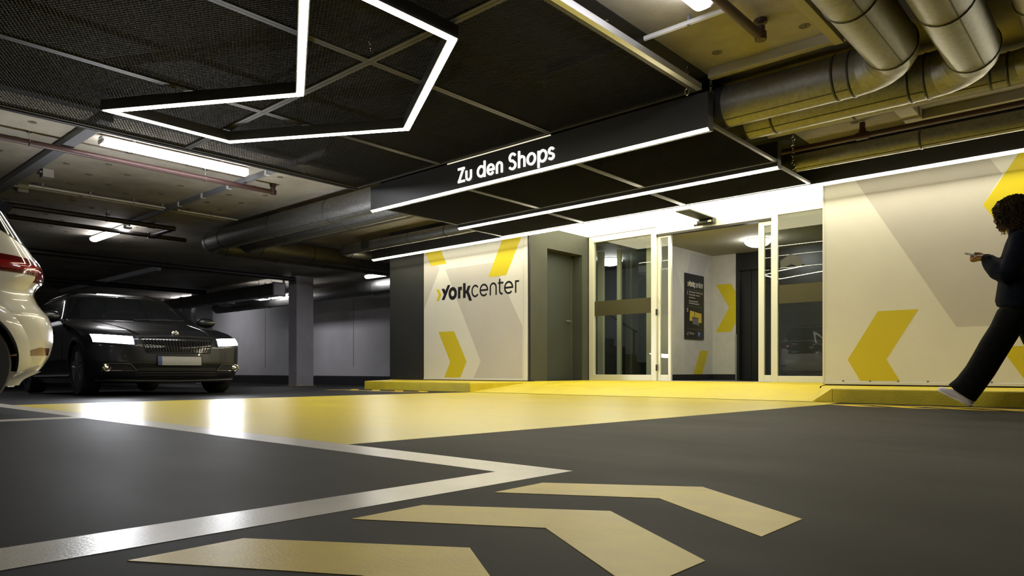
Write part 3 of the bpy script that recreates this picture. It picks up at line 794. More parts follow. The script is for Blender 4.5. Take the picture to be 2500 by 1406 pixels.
for x in (-22.5,-20.5,-18.6,-15.0,-13.4,-12.0): seam(t, ((x,11.45,2.47),(1,0,0)), 0.20)
t = thing('box_duct', 'rectangular sheet metal duct with flanges ending left of the grey pillar', 'duct', (-22.5,10.4,2.38))
MB().box(-27,-18.02,10.22,10.56,2.40,2.74).build('duct_body', M['galv'], t, bevel=0.004)
for x in (-25.5,-24.0,-22.5,-21.0,-19.5,-18.04):
    MB().box(x-0.02,x+0.02,10.195,10.585,2.375,2.40).box(x-0.02,x+0.02,10.195,10.585,2.74,2.765).box(x-0.02,x+0.02,10.195,10.22,2.40,2.74).box(x-0.02,x+0.02,10.56,10.585,2.40,2.74).build('flange', M['galv'], t)
MB().box(-18.02,-18.012,10.23,10.55,2.41,2.73).build('end_cap', M['silver'], t)  # end face in a paler metal, the lamplight on it put into the colour
for x in (-24.8,-21.8,-18.8):
    MB().tube([(x,10.2,2.38),(x,10.2,CEIL)], 0.006, 6).tube([(x,10.58,2.38),(x,10.58,CEIL)], 0.006, 6).box(x-0.02,x+0.02,10.18,10.60,2.36,2.385).build('hanger', M['galv_dark'], t)

# ------------------------------------------------------------------ pipes and conduits under the slab
def pipe(name, label, cat, runs, r, m, fittings=(), n=12, clamps=(), cm='chain'):
    """runs: list of point lists; fittings: (point, radius, half length, direction)."""
    a = np.array([p for q in runs for p in q])
    t = thing(name, label, cat, tuple(np.append(a.mean(0)[:2], a[:,2].min()-r)))
    for q in runs: MB().tube(q, r, n).build('pipe', M[m], t, smooth=40)
    for (p, fr, hl, d) in fittings:
        p = Vector(p); d = Vector(d)
        MB().tube([p-d*hl, p+d*hl], fr, n).build('fitting', M[m], t, smooth=40)
    for (p, rr) in clamps:
        mb = MB()
        mb.tube([(p[0],p[1],p[2]+rr),(p[0],p[1],CEIL)], 0.006, 6)
        ring = [(p[0]+(rr+.004)*math.cos(2*PI*k/12)*clx, p[1]+(rr+.004)*math.cos(2*PI*k/12)*cly, p[2]+(rr+.004)*math.sin(2*PI*k/12)) for k in range(12) for (clx, cly) in [((1,0) if abs(runs[0][0][1]-runs[0][-1][1]) > abs(runs[0][0][0]-runs[0][-1][0]) else (0,1))]]
        mb.tube(ring, 0.005, 5, closed=True)
        mb.lathe([(0.03,0),(0.03,-0.006)], (p[0],p[1],CEIL), n=12)
        mb.build('hanger', M[cm], t)
    return t
pipe('sprinkler_pipe', 'dark red sprinkler pipe beside the right ceiling lamp, ending in an upturned elbow', 'pipe', [[(-2.15,-3,2.80),(-2.15,5.14,2.80),(-2.15,5.19,2.81)], [(-2.15,5.18,2.80),(-2.15,5.18,2.87)]], 0.034, 'red_pipe',
     [((-2.15,5.185,2.80),0.043,0.03,(0,0,1)),((-2.15,5.18,2.905),0.05,0.012,(0,0,1))], clamps=[((-2.15,4.35,2.80),0.034),((-2.15,1.5,2.80),0.034)])
pipe('sprinkler_pipe', 'dark red sprinkler pipe along the ceiling above the longest fascia board', 'pipe', [[(-3.2,7.98,2.76),(6,7.98,2.76)], [(-2.22,7.98,2.76),(-2.22,7.98,2.90)]], 0.030, 'red_pipe',
     [((-2.22,7.98,2.76),0.040,0.06,(1,0,0)),((-2.22,7.98,2.80),0.036,0.02,(0,0,1))], clamps=[((0.6,7.98,2.76),0.03)])
pipe('sprinkler_pipe', 'red sprinkler pipe crossing the left ceiling below the bright lamp', 'pipe', [[(-9.12,-4,2.80),(-9.12,5.17,2.80)], [(-9.12,5.16,2.80),(-9.12,5.16,2.90)]], 0.034, 'red_pipe',
     [((-9.12,5.165,2.80),0.043,0.03,(0,0,1)),((-9.12,5.16,2.90),0.045,0.014,(0,0,1))], clamps=[((-9.12,4.2,2.80),0.034),((-9.12,2.25,2.80),0.034)])
pipe('water_pipe', 'dark pipe under the left ceiling, the one nearer the lit lamps, ending in a bend', 'pipe', [[(-12.66,-6,2.78),(-12.66,5.30,2.78)], [(-12.66,5.27,2.78),(-13.6,5.27,2.78)]], 0.040, 'dark_pipe', [((-12.66,4.9,2.78),0.05,0.05,(0,1,0))], clamps=[((-12.66,4.2,2.78),0.04)], cm='dark_pipe')
pipe('water_pipe', 'dark pipe under the left ceiling running beyond its twin into the big duct', 'pipe', [[(-13.62,-6,2.78),(-13.62,5.9,2.78)]], 0.040, 'dark_pipe', [((-13.62,5.27,2.78),0.05,0.06,(0,1,0))], cm='dark_pipe')
pipe('water_pipe', 'dark pipe across the ceiling above the roof of the dark car', 'pipe', [[(-17.1,-8,2.76),(-17.1,10.3,2.76)]], 0.06, 'dark_pipe', [((-17.1,y,2.76),0.072,0.05,(0,1,0)) for y in (1.0,4.0,7.0)], cm='dark_pipe')
pipe('water_pipe', 'farthest dark pipe across the ceiling at the dark left end', 'pipe', [[(-21.9,-8,2.74),(-21.9,10.1,2.74)]], 0.07, 'dark_pipe', cm='dark_pipe')
def conduit(label, pts, r, m, clips=()):
    t = thing('cable_conduit', label, 'conduit', (pts[0][0], pts[0][1], pts[0][2]-r))
    MB().tube(pts, r, 8).build('tube', M[m], t, smooth=40)
    for p in clips: MB().box(p[0]-0.012,p[0]+0.012,p[1]-0.012,p[1]+0.012,p[2]-r-0.003,CEIL).build('clip', M['grey_pvc'], t, bevel=0.003)
conduit('thin white conduit along the left ceiling before the cross channel', [(-11.5,2.83,2.86),(-11.5,4.66,2.86)], 0.014, 'white_pvc', [(-11.5,3.0,2.86),(-11.5,3.6,2.86),(-11.5,4.2,2.86),(-11.5,4.62,2.86)])
conduit('thin white conduit along the left ceiling between cross channel and big duct', [(-11.5,4.85,2.86),(-11.5,5.85,2.86)], 0.014, 'white_pvc', [(-11.5,4.92,2.86),(-11.5,5.4,2.86)])
conduit('thin beige conduit beside the white one on the left ceiling', [(-11.75,2.6,2.88),(-11.75,5.8,2.88)], 0.012, 'beige', [(-11.75,3.55,2.88),(-11.75,4.9,2.88)])
conduit('white conduit leading to the right ceiling lamp', [(-2.895,4.77,2.87),(-2.20,4.77,2.87)], 0.020, 'white_pvc', [(-2.52,4.77,2.87)])
conduit('black painted continuation of the conduit over the mesh ceiling', [(-3.9,4.77,2.87),(-2.90,4.77,2.87)], 0.020, 'black_pvc')
def channel(name, label, cat, boxes, m, clips=()):
    mb = MB()
    for b in boxes: mb.box(*b)
    a = np.array(mb.v); lo = a.min(0); hi = a.max(0)
    t = thing(name, label, cat, ((lo[0]+hi[0])/2,(lo[1]+hi[1])/2,lo[2]))
    mb.build('channel', M[m], t, bevel=0.004)
    for p in clips: MB().box(p[0]-0.025,p[0]+0.025,p[1]-0.035,p[1]+0.035,p[2],CEIL).build('clip', M['white_pvc'], t, bevel=0.004)
channel('cable_channel', 'grey cable channel with white clips crossing the left ceiling to the second lamp', 'cable channel', [(-13.45,-7.2,4.735,4.785,2.855,2.92)], 'grey_pvc', [(x,4.76,2.85) for x in (-8.55,-9.6,-10.4,-11.2)])
channel('joint_cover', 'wide flat grey joint cover crossing the left ceiling', 'ceiling strip', [(-17,-7.9,2.56,2.69,2.845,2.92)], 'grey_pvc')
channel('cable_channel', 'beige ceiling strip along the front duct, with an angle at the right', 'ceiling strip', [(-2.84,-1.72,5.715,5.785,2.84,2.92),(-1.79,-1.72,-2,5.715,2.80,2.92)], 'beige')
channel('cable_channel', 'pale raised ceiling strip with a corner above the red pipe on the right', 'ceiling strip', [(-1.84,-1.68,6.9,8.15,2.83,2.92),(-1.68,6,8.05,8.15,2.83,2.92)], 'beige')
channel('cable_channel', 'far light grey ceiling channel over the dark car', 'cable channel', [(-26,-18.4,7.25,7.36,2.80,2.92)], 'pillar')
for (x, l) in ((-10.69,'white junction box on the left ceiling nearer the bright lamp'),(-11.84,'white junction box on the left ceiling nearer the spoiler of the white car')):
    t = thing('junction_box', l, 'junction box', (x,2.83,2.80))
    MB().box(x-0.075,x+0.075,2.77,2.90,2.81,2.92).build('box', M['box_plastic'], t, bevel=0.006)
    MB().tube([(x+0.02,2.765,2.88),(x+0.01,2.755,2.86),(x-0.02,2.76,2.85),(x+0.02,2.76,2.84),(x-0.01,2.765,2.83)], 0.006, 6).build('cable', M['black_pvc'], t)
    MB().box(x-0.075,x+0.06,2.74,2.768,2.86,2.88).build('gland', M['grey_pvc'], t)

# ------------------------------------------------------------------ fluorescent lamps on the slab
def tube_lamp(label, axis, c, zb=2.80, L=1.72, drop=False):
    """c = centre (x,y); a moulded base with a clear diffuser and end caps."""
    t = thing('fluorescent_lamp', label, 'lamp', (c[0],c[1],zb), 'fluorescent lamps under the slab')
    def P(mb, prof, l0, l1):
        if axis == 'y': mb.prism([(p[0]+c[0], p[1]) for p in prof], 'y', c[1]+l0, c[1]+l1)
        else: mb.prism([(p[0]+c[1], p[1]) for p in prof], 'x', c[0]+l0, c[0]+l1)
        return mb
    dif = [(-0.072,zb+0.068),(-0.070,zb+0.026),(-0.046,zb+0.006),(-0.02,zb),(0.02,zb),(0.046,zb+0.006),(0.070,zb+0.026),(0.072,zb+0.068)]
    P(MB(), dif, -L/2+0.02, L/2-0.02).build('diffuser', M['tube'], t)
    bas = [(-0.060,zb+0.069),(0.060,zb+0.069),(0.045,zb+0.10),(-0.045,zb+0.10)]
    P(MB(), bas, -L/2, L/2).build('base', M['white_pvc'], t, bevel=0.004)
    cap = [(-0.076,zb+0.064),(-0.07,zb+0.03),(-0.05,zb+0.012),(0.05,zb+0.012),(0.07,zb+0.03),(0.076,zb+0.064)]
    P(MB(), cap, -L/2, -L/2+0.018).build('end_cap', M['white_pvc'], t)
    P(MB(), cap, L/2-0.018, L/2).build('end_cap', M['white_pvc'], t)
    mb = MB()
    for s in (-0.3, 0.3):
        if axis == 'y': mb.box(c[0]-0.03,c[0]+0.03,c[1]+s*L-0.02,c[1]+s*L+0.02,zb+0.10,CEIL)
        else: mb.box(c[0]+s*L-0.02,c[0]+s*L+0.02,c[1]-0.03,c[1]+0.03,zb+0.10,CEIL)
    mb.build('bracket', M['galv'], t)
tube_lamp('bright fluorescent lamp on the left ceiling beside the edge of the mesh', 'y', (-8.63,3.66))
tube_lamp('fluorescent lamp at the end of the grey cable channel on the left ceiling', 'x', (-14.35,4.82))
tube_lamp('low fluorescent lamp half hidden behind the grey pillar', 'x', (-19.1,10.85), 2.42)
tube_lamp('fluorescent lamp above the back wall duct beside the dark core wall', 'x', (-14.05,11.05), 2.66)
tube_lamp('fluorescent lamp at the top right of the picture beside the red pipe', 'y', (-2.29,3.70))
tube_lamp('fluorescent lamp hidden behind the rectangular duct at the back wall', 'x', (-25.4,11.0), 2.80)
tube_lamp('added unseen fill lamp in the far left part behind the white car', 'y', (-17.9,2.5))  # unseen lamp added to raise the ambient light at the left
tube_lamp('added unseen fill lamp over the lane behind the camera', 'y', (-9.0,-4.5))  # unseen lamp, added for ambient light
tube_lamp('added unseen fill lamp on the ceiling straight behind the camera', 'y', (-4.5,-4.2))  # another unseen lamp added to brighten the foreground
# ------------------------------------------------------------------ cars
M['car_black'] = mat('black_car_paint', (0.006,0.007,0.010), 0.34, 0.0, spec=0.35, coat=0.55)
M['car_white'] = mat('cream_white_car_paint', (0.44,0.425,0.385), 0.30, coat=1.0)
M['car_clad'] = mat('grey_cladding', (0.30,0.29,0.27), 0.45)
M['car_glass'] = mat('car_glass', (0.010,0.012,0.015), 0.04, spec=0.5)
M['car_gloss'] = mat('gloss_black_trim', (0.006,0.006,0.007), 0.12, coat=0.6)
M['car_matt'] = mat('matt_black_trim', (0.010,0.010,0.011), 0.6)
M['chrome'] = mat('chrome_trim', (0.75,0.75,0.76), 0.12, 1.0)
M['grille_dark'] = mat('grille_bar_dark', (0.035,0.035,0.037), 0.4, 0.8)
M['tail_red'] = mat('tail_lamp_red', (0.075,0.003,0.004), 0.12, coat=1.0)
M['tail_red2'] = mat('tail_lamp_bright_red', (0.20,0.006,0.006), 0.12, coat=1.0)
M['tail_clear'] = mat('tail_lamp_clear', (0.12,0.09,0.085), 0.15, coat=1.0)
M['plate'] = mat('plate_grey', (0.34,0.34,0.34), 0.5)
M['plate_blue'] = mat('plate_blue', (0.04,0.07,0.22), 0.5)
M['rim'] = mat('rim_silver', (0.30,0.30,0.31), 0.3, 0.8)

def curve(pts, smooth=0.03):
    """Smoothed polyline z -> value."""
    zs = np.array([p[0] for p in pts]); vs = np.array([p[1] for p in pts])
    g = np.arange(-0.2, 2.0, 0.002)
    v = np.interp(g, zs, vs)
    k = max(3, int(smooth/0.002)) | 1
    ker = np.hanning(k+2)[1:-1]; ker /= ker.sum()
    pad = k//2
    v2 = np.convolve(np.pad(v, pad, 'edge'), ker, 'valid')
    return lambda z: np.interp(z, g, v2)

class Car:
    def __init__(s, root, L, xf, xr, w, af, ar, z0, z1, to, nf=2.6, nr=2.8):
        s.root = root; s.L = L; s.xf = curve(xf, 0.045); s.xr = curve(xr, 0.06); s.w = curve(w, 0.07)
        s.af = curve(af, 0.05); s.ar = curve(ar, 0.05); s.z0 = z0; s.z1 = z1; s.to = to; s.nf = nf; s.nr = nr
    def front(s, v, z):
        w = s.w(z); q = min(abs(v)/w, 0.9999)
        return s.xf(z) + s.af(z)*(1-(1-q**s.nf)**(1/s.nf))
    def rear(s, v, z):
        w = s.w(z); q = min(abs(v)/w, 0.9999)
        return s.xr(z) - s.ar(z)*(1-(1-q**s.nr)**(1/s.nr))
    def side(s, u, z):
        w = s.w(z); a = s.af(z); b = s.ar(z)
        if u < s.xf(z)+a:
            q = min(max(1-(u-s.xf(z))/a, 0), 1); return w*(1-q**s.nf)**(1/s.nf)
        if u > s.xr(z)-b:
            q = min(max(1-(s.xr(z)-u)/b, 0), 1); return w*(1-q**s.nr)**(1/s.nr)
        return w
    def body(s, m, wheels, wr, nz=110):
        zs = np.concatenate([np.linspace(s.z0, s.z1-0.1, nz), np.linspace(s.z1-0.1, s.z1, 26)[1:]])
        A, S = 26, 100
        rows = []
        for z in zs:
            w, xf, xr, a, b = s.w(z), s.xf(z), s.xr(z), s.af(z), s.ar(z)
            half = []
            for i in range(A):
                p = PI/2*i/A
                half.append((xf+a*(1-math.cos(p)**(2/s.nf)), w*math.sin(p)**(2/s.nf)))
            for i in range(S+1):
                half.append((xf+a+(xr-b-xf-a)*i/S, w))
            for i in range(1, A+1):
                p = PI/2*(1-i/A)
                half.append((xr-b*(1-math.cos(p)**(2/s.nr)), w*math.sin(p)**(2/s.nr) if i < A else 0.0))
            rows.append([(u, v, z) for (u, v) in half] + [(u, -v, z) for (u, v) in half[-2:0:-1]])
        n = len(rows[0])
        pts = np.array(rows).reshape(-1, 3)
        for (wu, wz) in wheels:      # pull the rim of each arch onto a clean circle
            d = np.hypot(pts[:,0]-wu, pts[:,2]-wz)
            sel = (d < wr+0.035) & (d > wr-0.022) & (np.abs(pts[:,1]) > 0.5)
            for k in np.nonzero(sel)[0]:
                f = wr/d[k]; u = wu+(pts[k,0]-wu)*f; z = wz+(pts[k,2]-wz)*f
                z = max(z, s.z0)
                pts[k] = (u, math.copysign(s.side(u, z), pts[k,1]), z)
        mb = MB(); mb.v = [s.to(p) for p in pts]
        for i in range(len(zs)-1):
            for k in range(n):
                l = (k+1) % n
                q = (i*n+k, i*n+l, (i+1)*n+l, (i+1)*n+k)
                c = pts[list(q)].mean(0)
                if abs(c[1]) > 0.5 and any(math.hypot(c[0]-wu, c[2]-wz) < wr-0.004 for (wu, wz) in wheels): continue
                mb.f.append(q)
        t = (len(zs)-1)*n
        mb.f.append(tuple(t+k for k in range(n)))
        mb.f.append(tuple(range(n-1,-1,-1)))
        return mb.build('body', m, s.root, smooth=50)
    def patch(s, name, m, where, corners, off=0.006, skirt=0.012, n=14, par=None, k=12):
        """A thin fitted piece on the body. where: 'f','r' corners (v,z); 'l','s' (left, right side) corners (u,z)."""
        mb = MB(); c = corners
        def surf(a, z, o):
            if where == 'f': return (s.front(a, z)-o, a, z)
            if where == 'r': return (s.rear(a, z)+o, a, z)
            return (a, (1 if where == 'l' else -1)*(s.side(a, z)+o), z)
        for o in (off, off-skirt):
            for j in range(k+1):
                for i in range(n+1):
                    x, y = i/n, j/k
                    a = (c[0][0]*(1-x)+c[1][0]*x)*(1-y)+(c[3][0]*(1-x)+c[2][0]*x)*y
                    z = (c[0][1]*(1-x)+c[1][1]*x)*(1-y)+(c[3][1]*(1-x)+c[2][1]*x)*y
                    mb.v.append(s.to(surf(a, z, o)))
        N = (n+1)*(k+1)
        for j in range(k):
            for i in range(n):
                a = j*(n+1)+i; mb.f.append((a,a+1,a+n+2,a+n+1))
        ring = [i for i in range(n+1)] + [(j+1)*(n+1)-1 for j in range(1,k+1)] + [k*(n+1)+i for i in range(n-1,-1,-1)] + [j*(n+1) for j in range(k-1,0,-1)]
        for i in range(len(ring)):
            a, b = ring[i], ring[(i+1) % len(ring)]
            mb.f.append((a,b,b+N,a+N))
        return mb.build(name, m, par or s.root, smooth=50)
    def line(s, name, m, where, pts, r, off=0.004, par=None, sub=8):
        """A thin bar following the body through points (a,z)."""
        P = []
        for i in range(len(pts)-1):
            for k in range(sub):
                f = k/sub; P.append((pts[i][0]*(1-f)+pts[i+1][0]*f, pts[i][1]*(1-f)+pts[i+1][1]*f))
        P.append(pts[-1])
        W = []
        for (a, z) in P:
            if where == 'f': q = (s.front(a,z)-off, a, z)
            elif where == 'r': q = (s.rear(a,z)+off, a, z)
            else: q = (a, (1 if where == 'l' else -1)*(s.side(a,z)+off), z)
            W.append(s.to(q))
        return MB().tube(W, r, 6).build(name, m, par or s.root, smooth=50)
    def wheel(s, u, v, r, wd, zc):
        sg = 1 if v > 0 else -1
        def ax(prof, n=36):
            mb = MB(); vs = []; fs = []
            for (rr, h) in prof:
                for k in range(n):
                    a = 2*PI*k/n; vs.append(s.to((u+rr*math.cos(a), v+sg*h, zc+rr*math.sin(a))))
            for i in range(len(prof)-1):
                for k in range(n):
                    l = (k+1) % n; fs.append((i*n+k,i*n+l,(i+1)*n+l,(i+1)*n+k))
            fs.append(tuple(range(n))); fs.append(tuple((len(prof)-1)*n+k for k in range(n)))
            mb.add(vs, fs); return mb
        w = ax([(r*0.70,-wd/2),(r*0.95,-wd/2),(r,-wd/2+0.03),(r,wd/2-0.03),(r*0.95,wd/2),(r*0.70,wd/2-0.005),(r*0.68,0.02)]).build('wheel', M['rubber'], s.root, smooth=40)
        ax([(r*0.70,wd/2-0.012),(r*0.66,wd/2-0.008),(r*0.63,wd/2-0.045),(r*0.2,wd/2-0.05)]).build('rim', M['rim'], w, smooth=40)
        mb = MB()
        for k in range(5):
            a = 2*PI*k/5+0.3
            for da in (-0.13, 0.13):
                p0 = (u+r*0.10*math.cos(a), v+sg*(wd/2-0.02), zc+r*0.10*math.sin(a)); p1 = (u+r*0.66*math.cos(a+da), v+sg*(wd/2-0.012), zc+r*0.66*math.sin(a+da))
                mb.tube([s.to(p0), s.to(p1)], 0.016, 6)
        mb.build('spoke', M['rim'], w, smooth=50)
        ax([(r*0.16,wd/2-0.03),(r*0.15,wd/2-0.004),(r*0.02,wd/2-0.002)], 20).build('hub_cap', M['rim'], w, smooth=40)
    def lip(s, wheels, R, wdt, m, name='wheel_arch', out=0.012):
        for (wu, wz) in wheels:
            for sg in (1, -1):
                mb = MB(); n = 40
                for i in range(n+1):
                    a = math.radians(-18+216*i/n)
                    for (rr, o) in ((R-0.012,-0.05),(R-0.008,out),(R+wdt*0.5,out*0.9),(R+wdt,0.001)):
                        u, z = wu+rr*math.cos(a), wz+rr*math.sin(a)
                        z = max(z, s.z0+0.001)
                        mb.v.append(s.to((u, sg*(s.side(u, z)+o), z)))
                for i in range(n):
                    for k in range(3):
                        a0 = i*4+k; mb.f.append((a0,a0+1,a0+5,a0+4))
                mb.build(name, m, s.root, smooth=50)
    def under(s, u0, u1, hw, z0, z1):
        """Dark inner floor and wheel housings."""
        mb = MB()
        mb.v = [s.to(p) for p in [(u0,-hw,z0),(u1,-hw,z0),(u1,hw,z0),(u0,hw,z0),(u0,-hw,z1),(u1,-hw,z1),(u1,hw,z1),(u0,hw,z1)]]
        mb.f = [(0,3,2,1),(4,5,6,7),(0,1,5,4),(1,2,6,5),(2,3,7,6),(3,0,4,7)]
        mb.build('underbody', M['car_matt'], s.root)

# --- dark estate car with lit headlamps, driving along the shops -------------
BX, BY = -8.84, 3.76
BC, BS = math.cos(math.radians(3.5)), math.sin(math.radians(3.5))
def to_b(p): return (BX-p[0]*BC+p[1]*BS, BY+p[1]*BC+p[0]*BS, p[2]-0.0100*max(0, p[0]-0.4))
rb = thing('estate_car', 'black estate car with blazing headlamps facing the yellow floor field', 'car', (BX-2.4, BY, -0.02))
L = 4.86
cb = Car(rb, L,
    xf=[(0.14,0.10),(0.24,0.03),(0.40,0.0),(0.60,0.02),(0.68,0.06),(0.74,0.14),(0.80,0.34),(0.86,0.66),(0.92,1.05),(0.965,1.34),(1.00,1.45),(1.38,2.12),(1.43,2.32),(1.46,2.65),(1.477,3.0)],
    xr=[(0.14,L-0.12),(0.30,L-0.02),(0.60,L),(0.85,L-0.04),(1.0,L-0.12),(1.35,L-0.45),(1.42,L-0.60),(1.46,L-0.9),(1.477,L-1.4)],
    w=[(0.14,0.82),(0.25,0.89),(0.45,0.915),(0.65,0.93),(0.80,0.925),(0.92,0.905),(0.98,0.86),(1.36,0.645),(1.42,0.58),(1.46,0.50),(1.477,0.34)],
    af=[(0.14,0.60),(0.6,0.62),(0.75,0.62),(0.90,0.50),(1.0,0.42),(1.4,0.5),(1.477,0.4)],
    ar=[(0.14,0.4),(0.9,0.40),(1.4,0.45),(1.477,0.4)], z0=0.15, z1=1.477, to=to_b)
WB = [(0.90,0.325),(3.72,0.325)]
cb.body(M['car_black'], WB, 0.355)
for (u, z) in WB:
    for v in (0.80, -0.80): cb.wheel(u, v, 0.325, 0.21, z - 0.002)
cb.lip(WB, 0.355, 0.035, M['car_black'], out=0.008)
cb.under(0.35, L-0.3, 0.66, 0.17, 0.62)
# windows
cb.patch('windscreen', M['car_glass'], 'f', [(-0.70,1.005),(0.70,1.005),(0.58,1.365),(-0.58,1.365)], off=0.006, n=24)
for wh in ('l','s'):
    cb.patch('side_window', M['car_glass'], wh, [(1.72,1.00),(2.62,1.00),(2.62,1.375),(2.28,1.375)])
    cb.patch('side_window', M['car_glass'], wh, [(2.68,1.00),(3.52,1.00),(3.46,1.375),(2.68,1.375)])
    cb.patch('side_window', M['car_glass'], wh, [(3.58,1.02),(4.28,1.04),(4.00,1.36),(3.52,1.365)])
    cb.line('window_trim', M['chrome'], wh, [(1.66,0.985),(4.30,1.02)], 0.006, 0.004)
    cb.line('roof_rail', M['car_gloss'], wh, [(2.35,1.425),(4.1,1.425)], 0.014, 0.012)
    cb.line('door_joint', M['car_matt'], wh, [(1.55,0.30),(1.48,0.80),(1.60,0.98)], 0.004, 0.0)
    cb.line('door_joint', M['car_matt'], wh, [(2.65,0.30),(2.65,0.98)], 0.004, 0.0)
    cb.line('sill_trim', M['car_matt'], wh, [(1.30,0.24),(3.32,0.24)], 0.03, -0.01)
    cb.patch('door_handle', M['car_black'], wh, [(2.32,0.885),(2.54,0.885),(2.54,0.915),(2.32,0.915)], off=0.022, skirt=0.03, n=4, k=2)
    sg = 1 if wh == 'l' else -1
    mb = MB(); c = (1.78, sg*1.00, 1.03)
    for i in range(7):
        t_ = -1+2*i/6
        for k in range(12):
            a = 2*PI*k/12; q = math.sqrt(max(0.05, 1-t_*t_*0.85))
            mb.v.append(to_b((c[0]+0.06*q*math.cos(a)-0.01*t_, c[1]+sg*0.125*t_, c[2]+0.075*q*math.sin(a))))
    for i in range(6):
        for k in range(12):
            l = (k+1) % 12; mb.f.append((i*12+k,i*12+l,(i+1)*12+l,(i+1)*12+k))
    mb.f.append(tuple(range(12))); mb.f.append(tuple(72+k for k in range(12)))
    mr = mb.build('wing_mirror', M['car_black'], rb, smooth=60)
    MB().tube([to_b((1.80,sg*0.86,0.98)), to_b((1.80,sg*0.95,1.0))], 0.02, 8).build('mirror_arm', M['car_matt'], mr, smooth=50)
    MB().tube([to_b((1.845,sg*0.90,1.03)), to_b((1.845,sg*1.10,1.03))], 0.012, 6).build('mirror_edge', M['chrome'], mr)
# front: grille, lamps, plate, intakes
gr = cb.patch('grille', M['car_gloss'], 'f', [(-0.36,0.52),(0.36,0.52),(0.43,0.705),(-0.43,0.705)], off=0.006, n=20)
for k in range(23):
    v = -0.36+0.72*k/22
    f = 1.16
    cb.line('grille_bar', M['grille_dark'], 'f', [(v*0.96,0.53),(v*f,0.695)], 0.0042, 0.012, gr, sub=4)
cb.line('grille_frame', M['grille_dark'], 'f', [(-0.44,0.705),(0,0.722),(0.44,0.705)], 0.007, 0.010, gr)
cb.line('grille_frame', M['grille_dark'], 'f', [(-0.44,0.705),(-0.37,0.52),(0.37,0.52),(0.44,0.705)], 0.005, 0.010, gr)
bp = to_b((cb.front(0,0.752)-0.006, 0, 0.752))
e_ = MB().lathe([(0.045,0.0),(0.045,0.006),(0.037,0.008),(0.036,0.003),(0.004,0.003)], (bp[0],bp[1],bp[2]), 'x', 24).build('emblem', M['chrome'], rb, smooth=40)
MB().prism([(BY-0.02,0.738),(BY-0.005,0.738),(BY+0.022,0.768),(BY+0.008,0.768)], 'x', bp[0]+0.004, bp[0]+0.009).prism([(BY-0.024,0.752),(BY+0.0,0.748),(BY-0.002,0.758)], 'x', bp[0]+0.004, bp[0]+0.009).build('emblem_arrow', M['car_gloss'], e_)
for sg in (1,-1):
    h = cb.patch('headlamp', M['car_glass'], 'f', [(sg*0.47,0.60),(sg*0.875,0.635),(sg*0.885,0.745),(sg*0.47,0.715)], off=0.006, n=18)
    cb.patch('lamp_lens', M['head'], 'f', [(sg*0.50,0.615),(sg*0.865,0.642),(sg*0.87,0.735),(sg*0.50,0.708)], off=0.010, skirt=0.003, n=12, par=h)
    ik = cb.patch('side_intake', M['car_matt'], 'f', [(sg*0.46,0.28),(sg*0.80,0.28),(sg*0.82,0.38),(sg*0.52,0.38)], off=0.004, n=12)
    cb.line('intake_trim', M['chrome'], 'f', [(sg*0.47,0.30),(sg*0.80,0.30)], 0.0055, 0.012, ik)
    cb.line('intake_trim', M['galv_dark'], 'f', [(sg*0.47,0.30),(sg*0.54,0.38),(sg*0.80,0.385)], 0.005, 0.012, ik)
    fx = cb.front(0.76, 0.335); fp = to_b((fx-0.02, sg*0.76, 0.335))
    MB().lathe([(0.048,-0.02),(0.048,0.022),(0.040,0.026),(0.030,0.006),(0.012,0.012),(0.003,0.014)], fp, 'x', 20).build('fog_lamp', M['chrome'], rb, smooth=30)
lo_ = cb.patch('lower_intake', M['car_matt'], 'f', [(-0.50,0.205),(0.50,0.205),(0.46,0.335),(-0.46,0.335)], off=0.004, n=16)
for z in (0.235,0.265,0.295): cb.line('intake_bar', M['car_gloss'], 'f', [(-0.48,z),(0.48,z)], 0.006, 0.006, lo_)
cb.line('front_lip', M['car_matt'], 'f', [(-0.82,0.185),(0,0.17),(0.82,0.185)], 0.016, 0.012)
pb = cb.patch('number_plate', M['plate'], 'f', [(-0.255,0.366),(0.255,0.366),(0.255,0.477),(-0.255,0.477)], off=0.022, skirt=0.03, n=10, k=3)
cb.patch('plate_band', M['plate_blue'], 'f', [(-0.253,0.368),(-0.212,0.368),(-0.212,0.475),(-0.253,0.475)], off=0.024, skirt=0.004, n=3, k=3, par=pb)
cb.line('plate_frame', M['car_gloss'], 'f', [(-0.26,0.362),(0.26,0.362),(0.26,0.481),(-0.26,0.481),(-0.26,0.362)], 0.006, 0.020, pb)
for sg in (1,-1):
    cb.line('bonnet_crease', M['car_black'], 'f', [(sg*0.42,0.74),(sg*0.60,0.965)], 0.008, 0.0)
    cb.line('wiper', M['car_matt'], 'f', [(sg*0.1,1.00),(sg*0.1+0.5,1.03)], 0.008, 0.02)

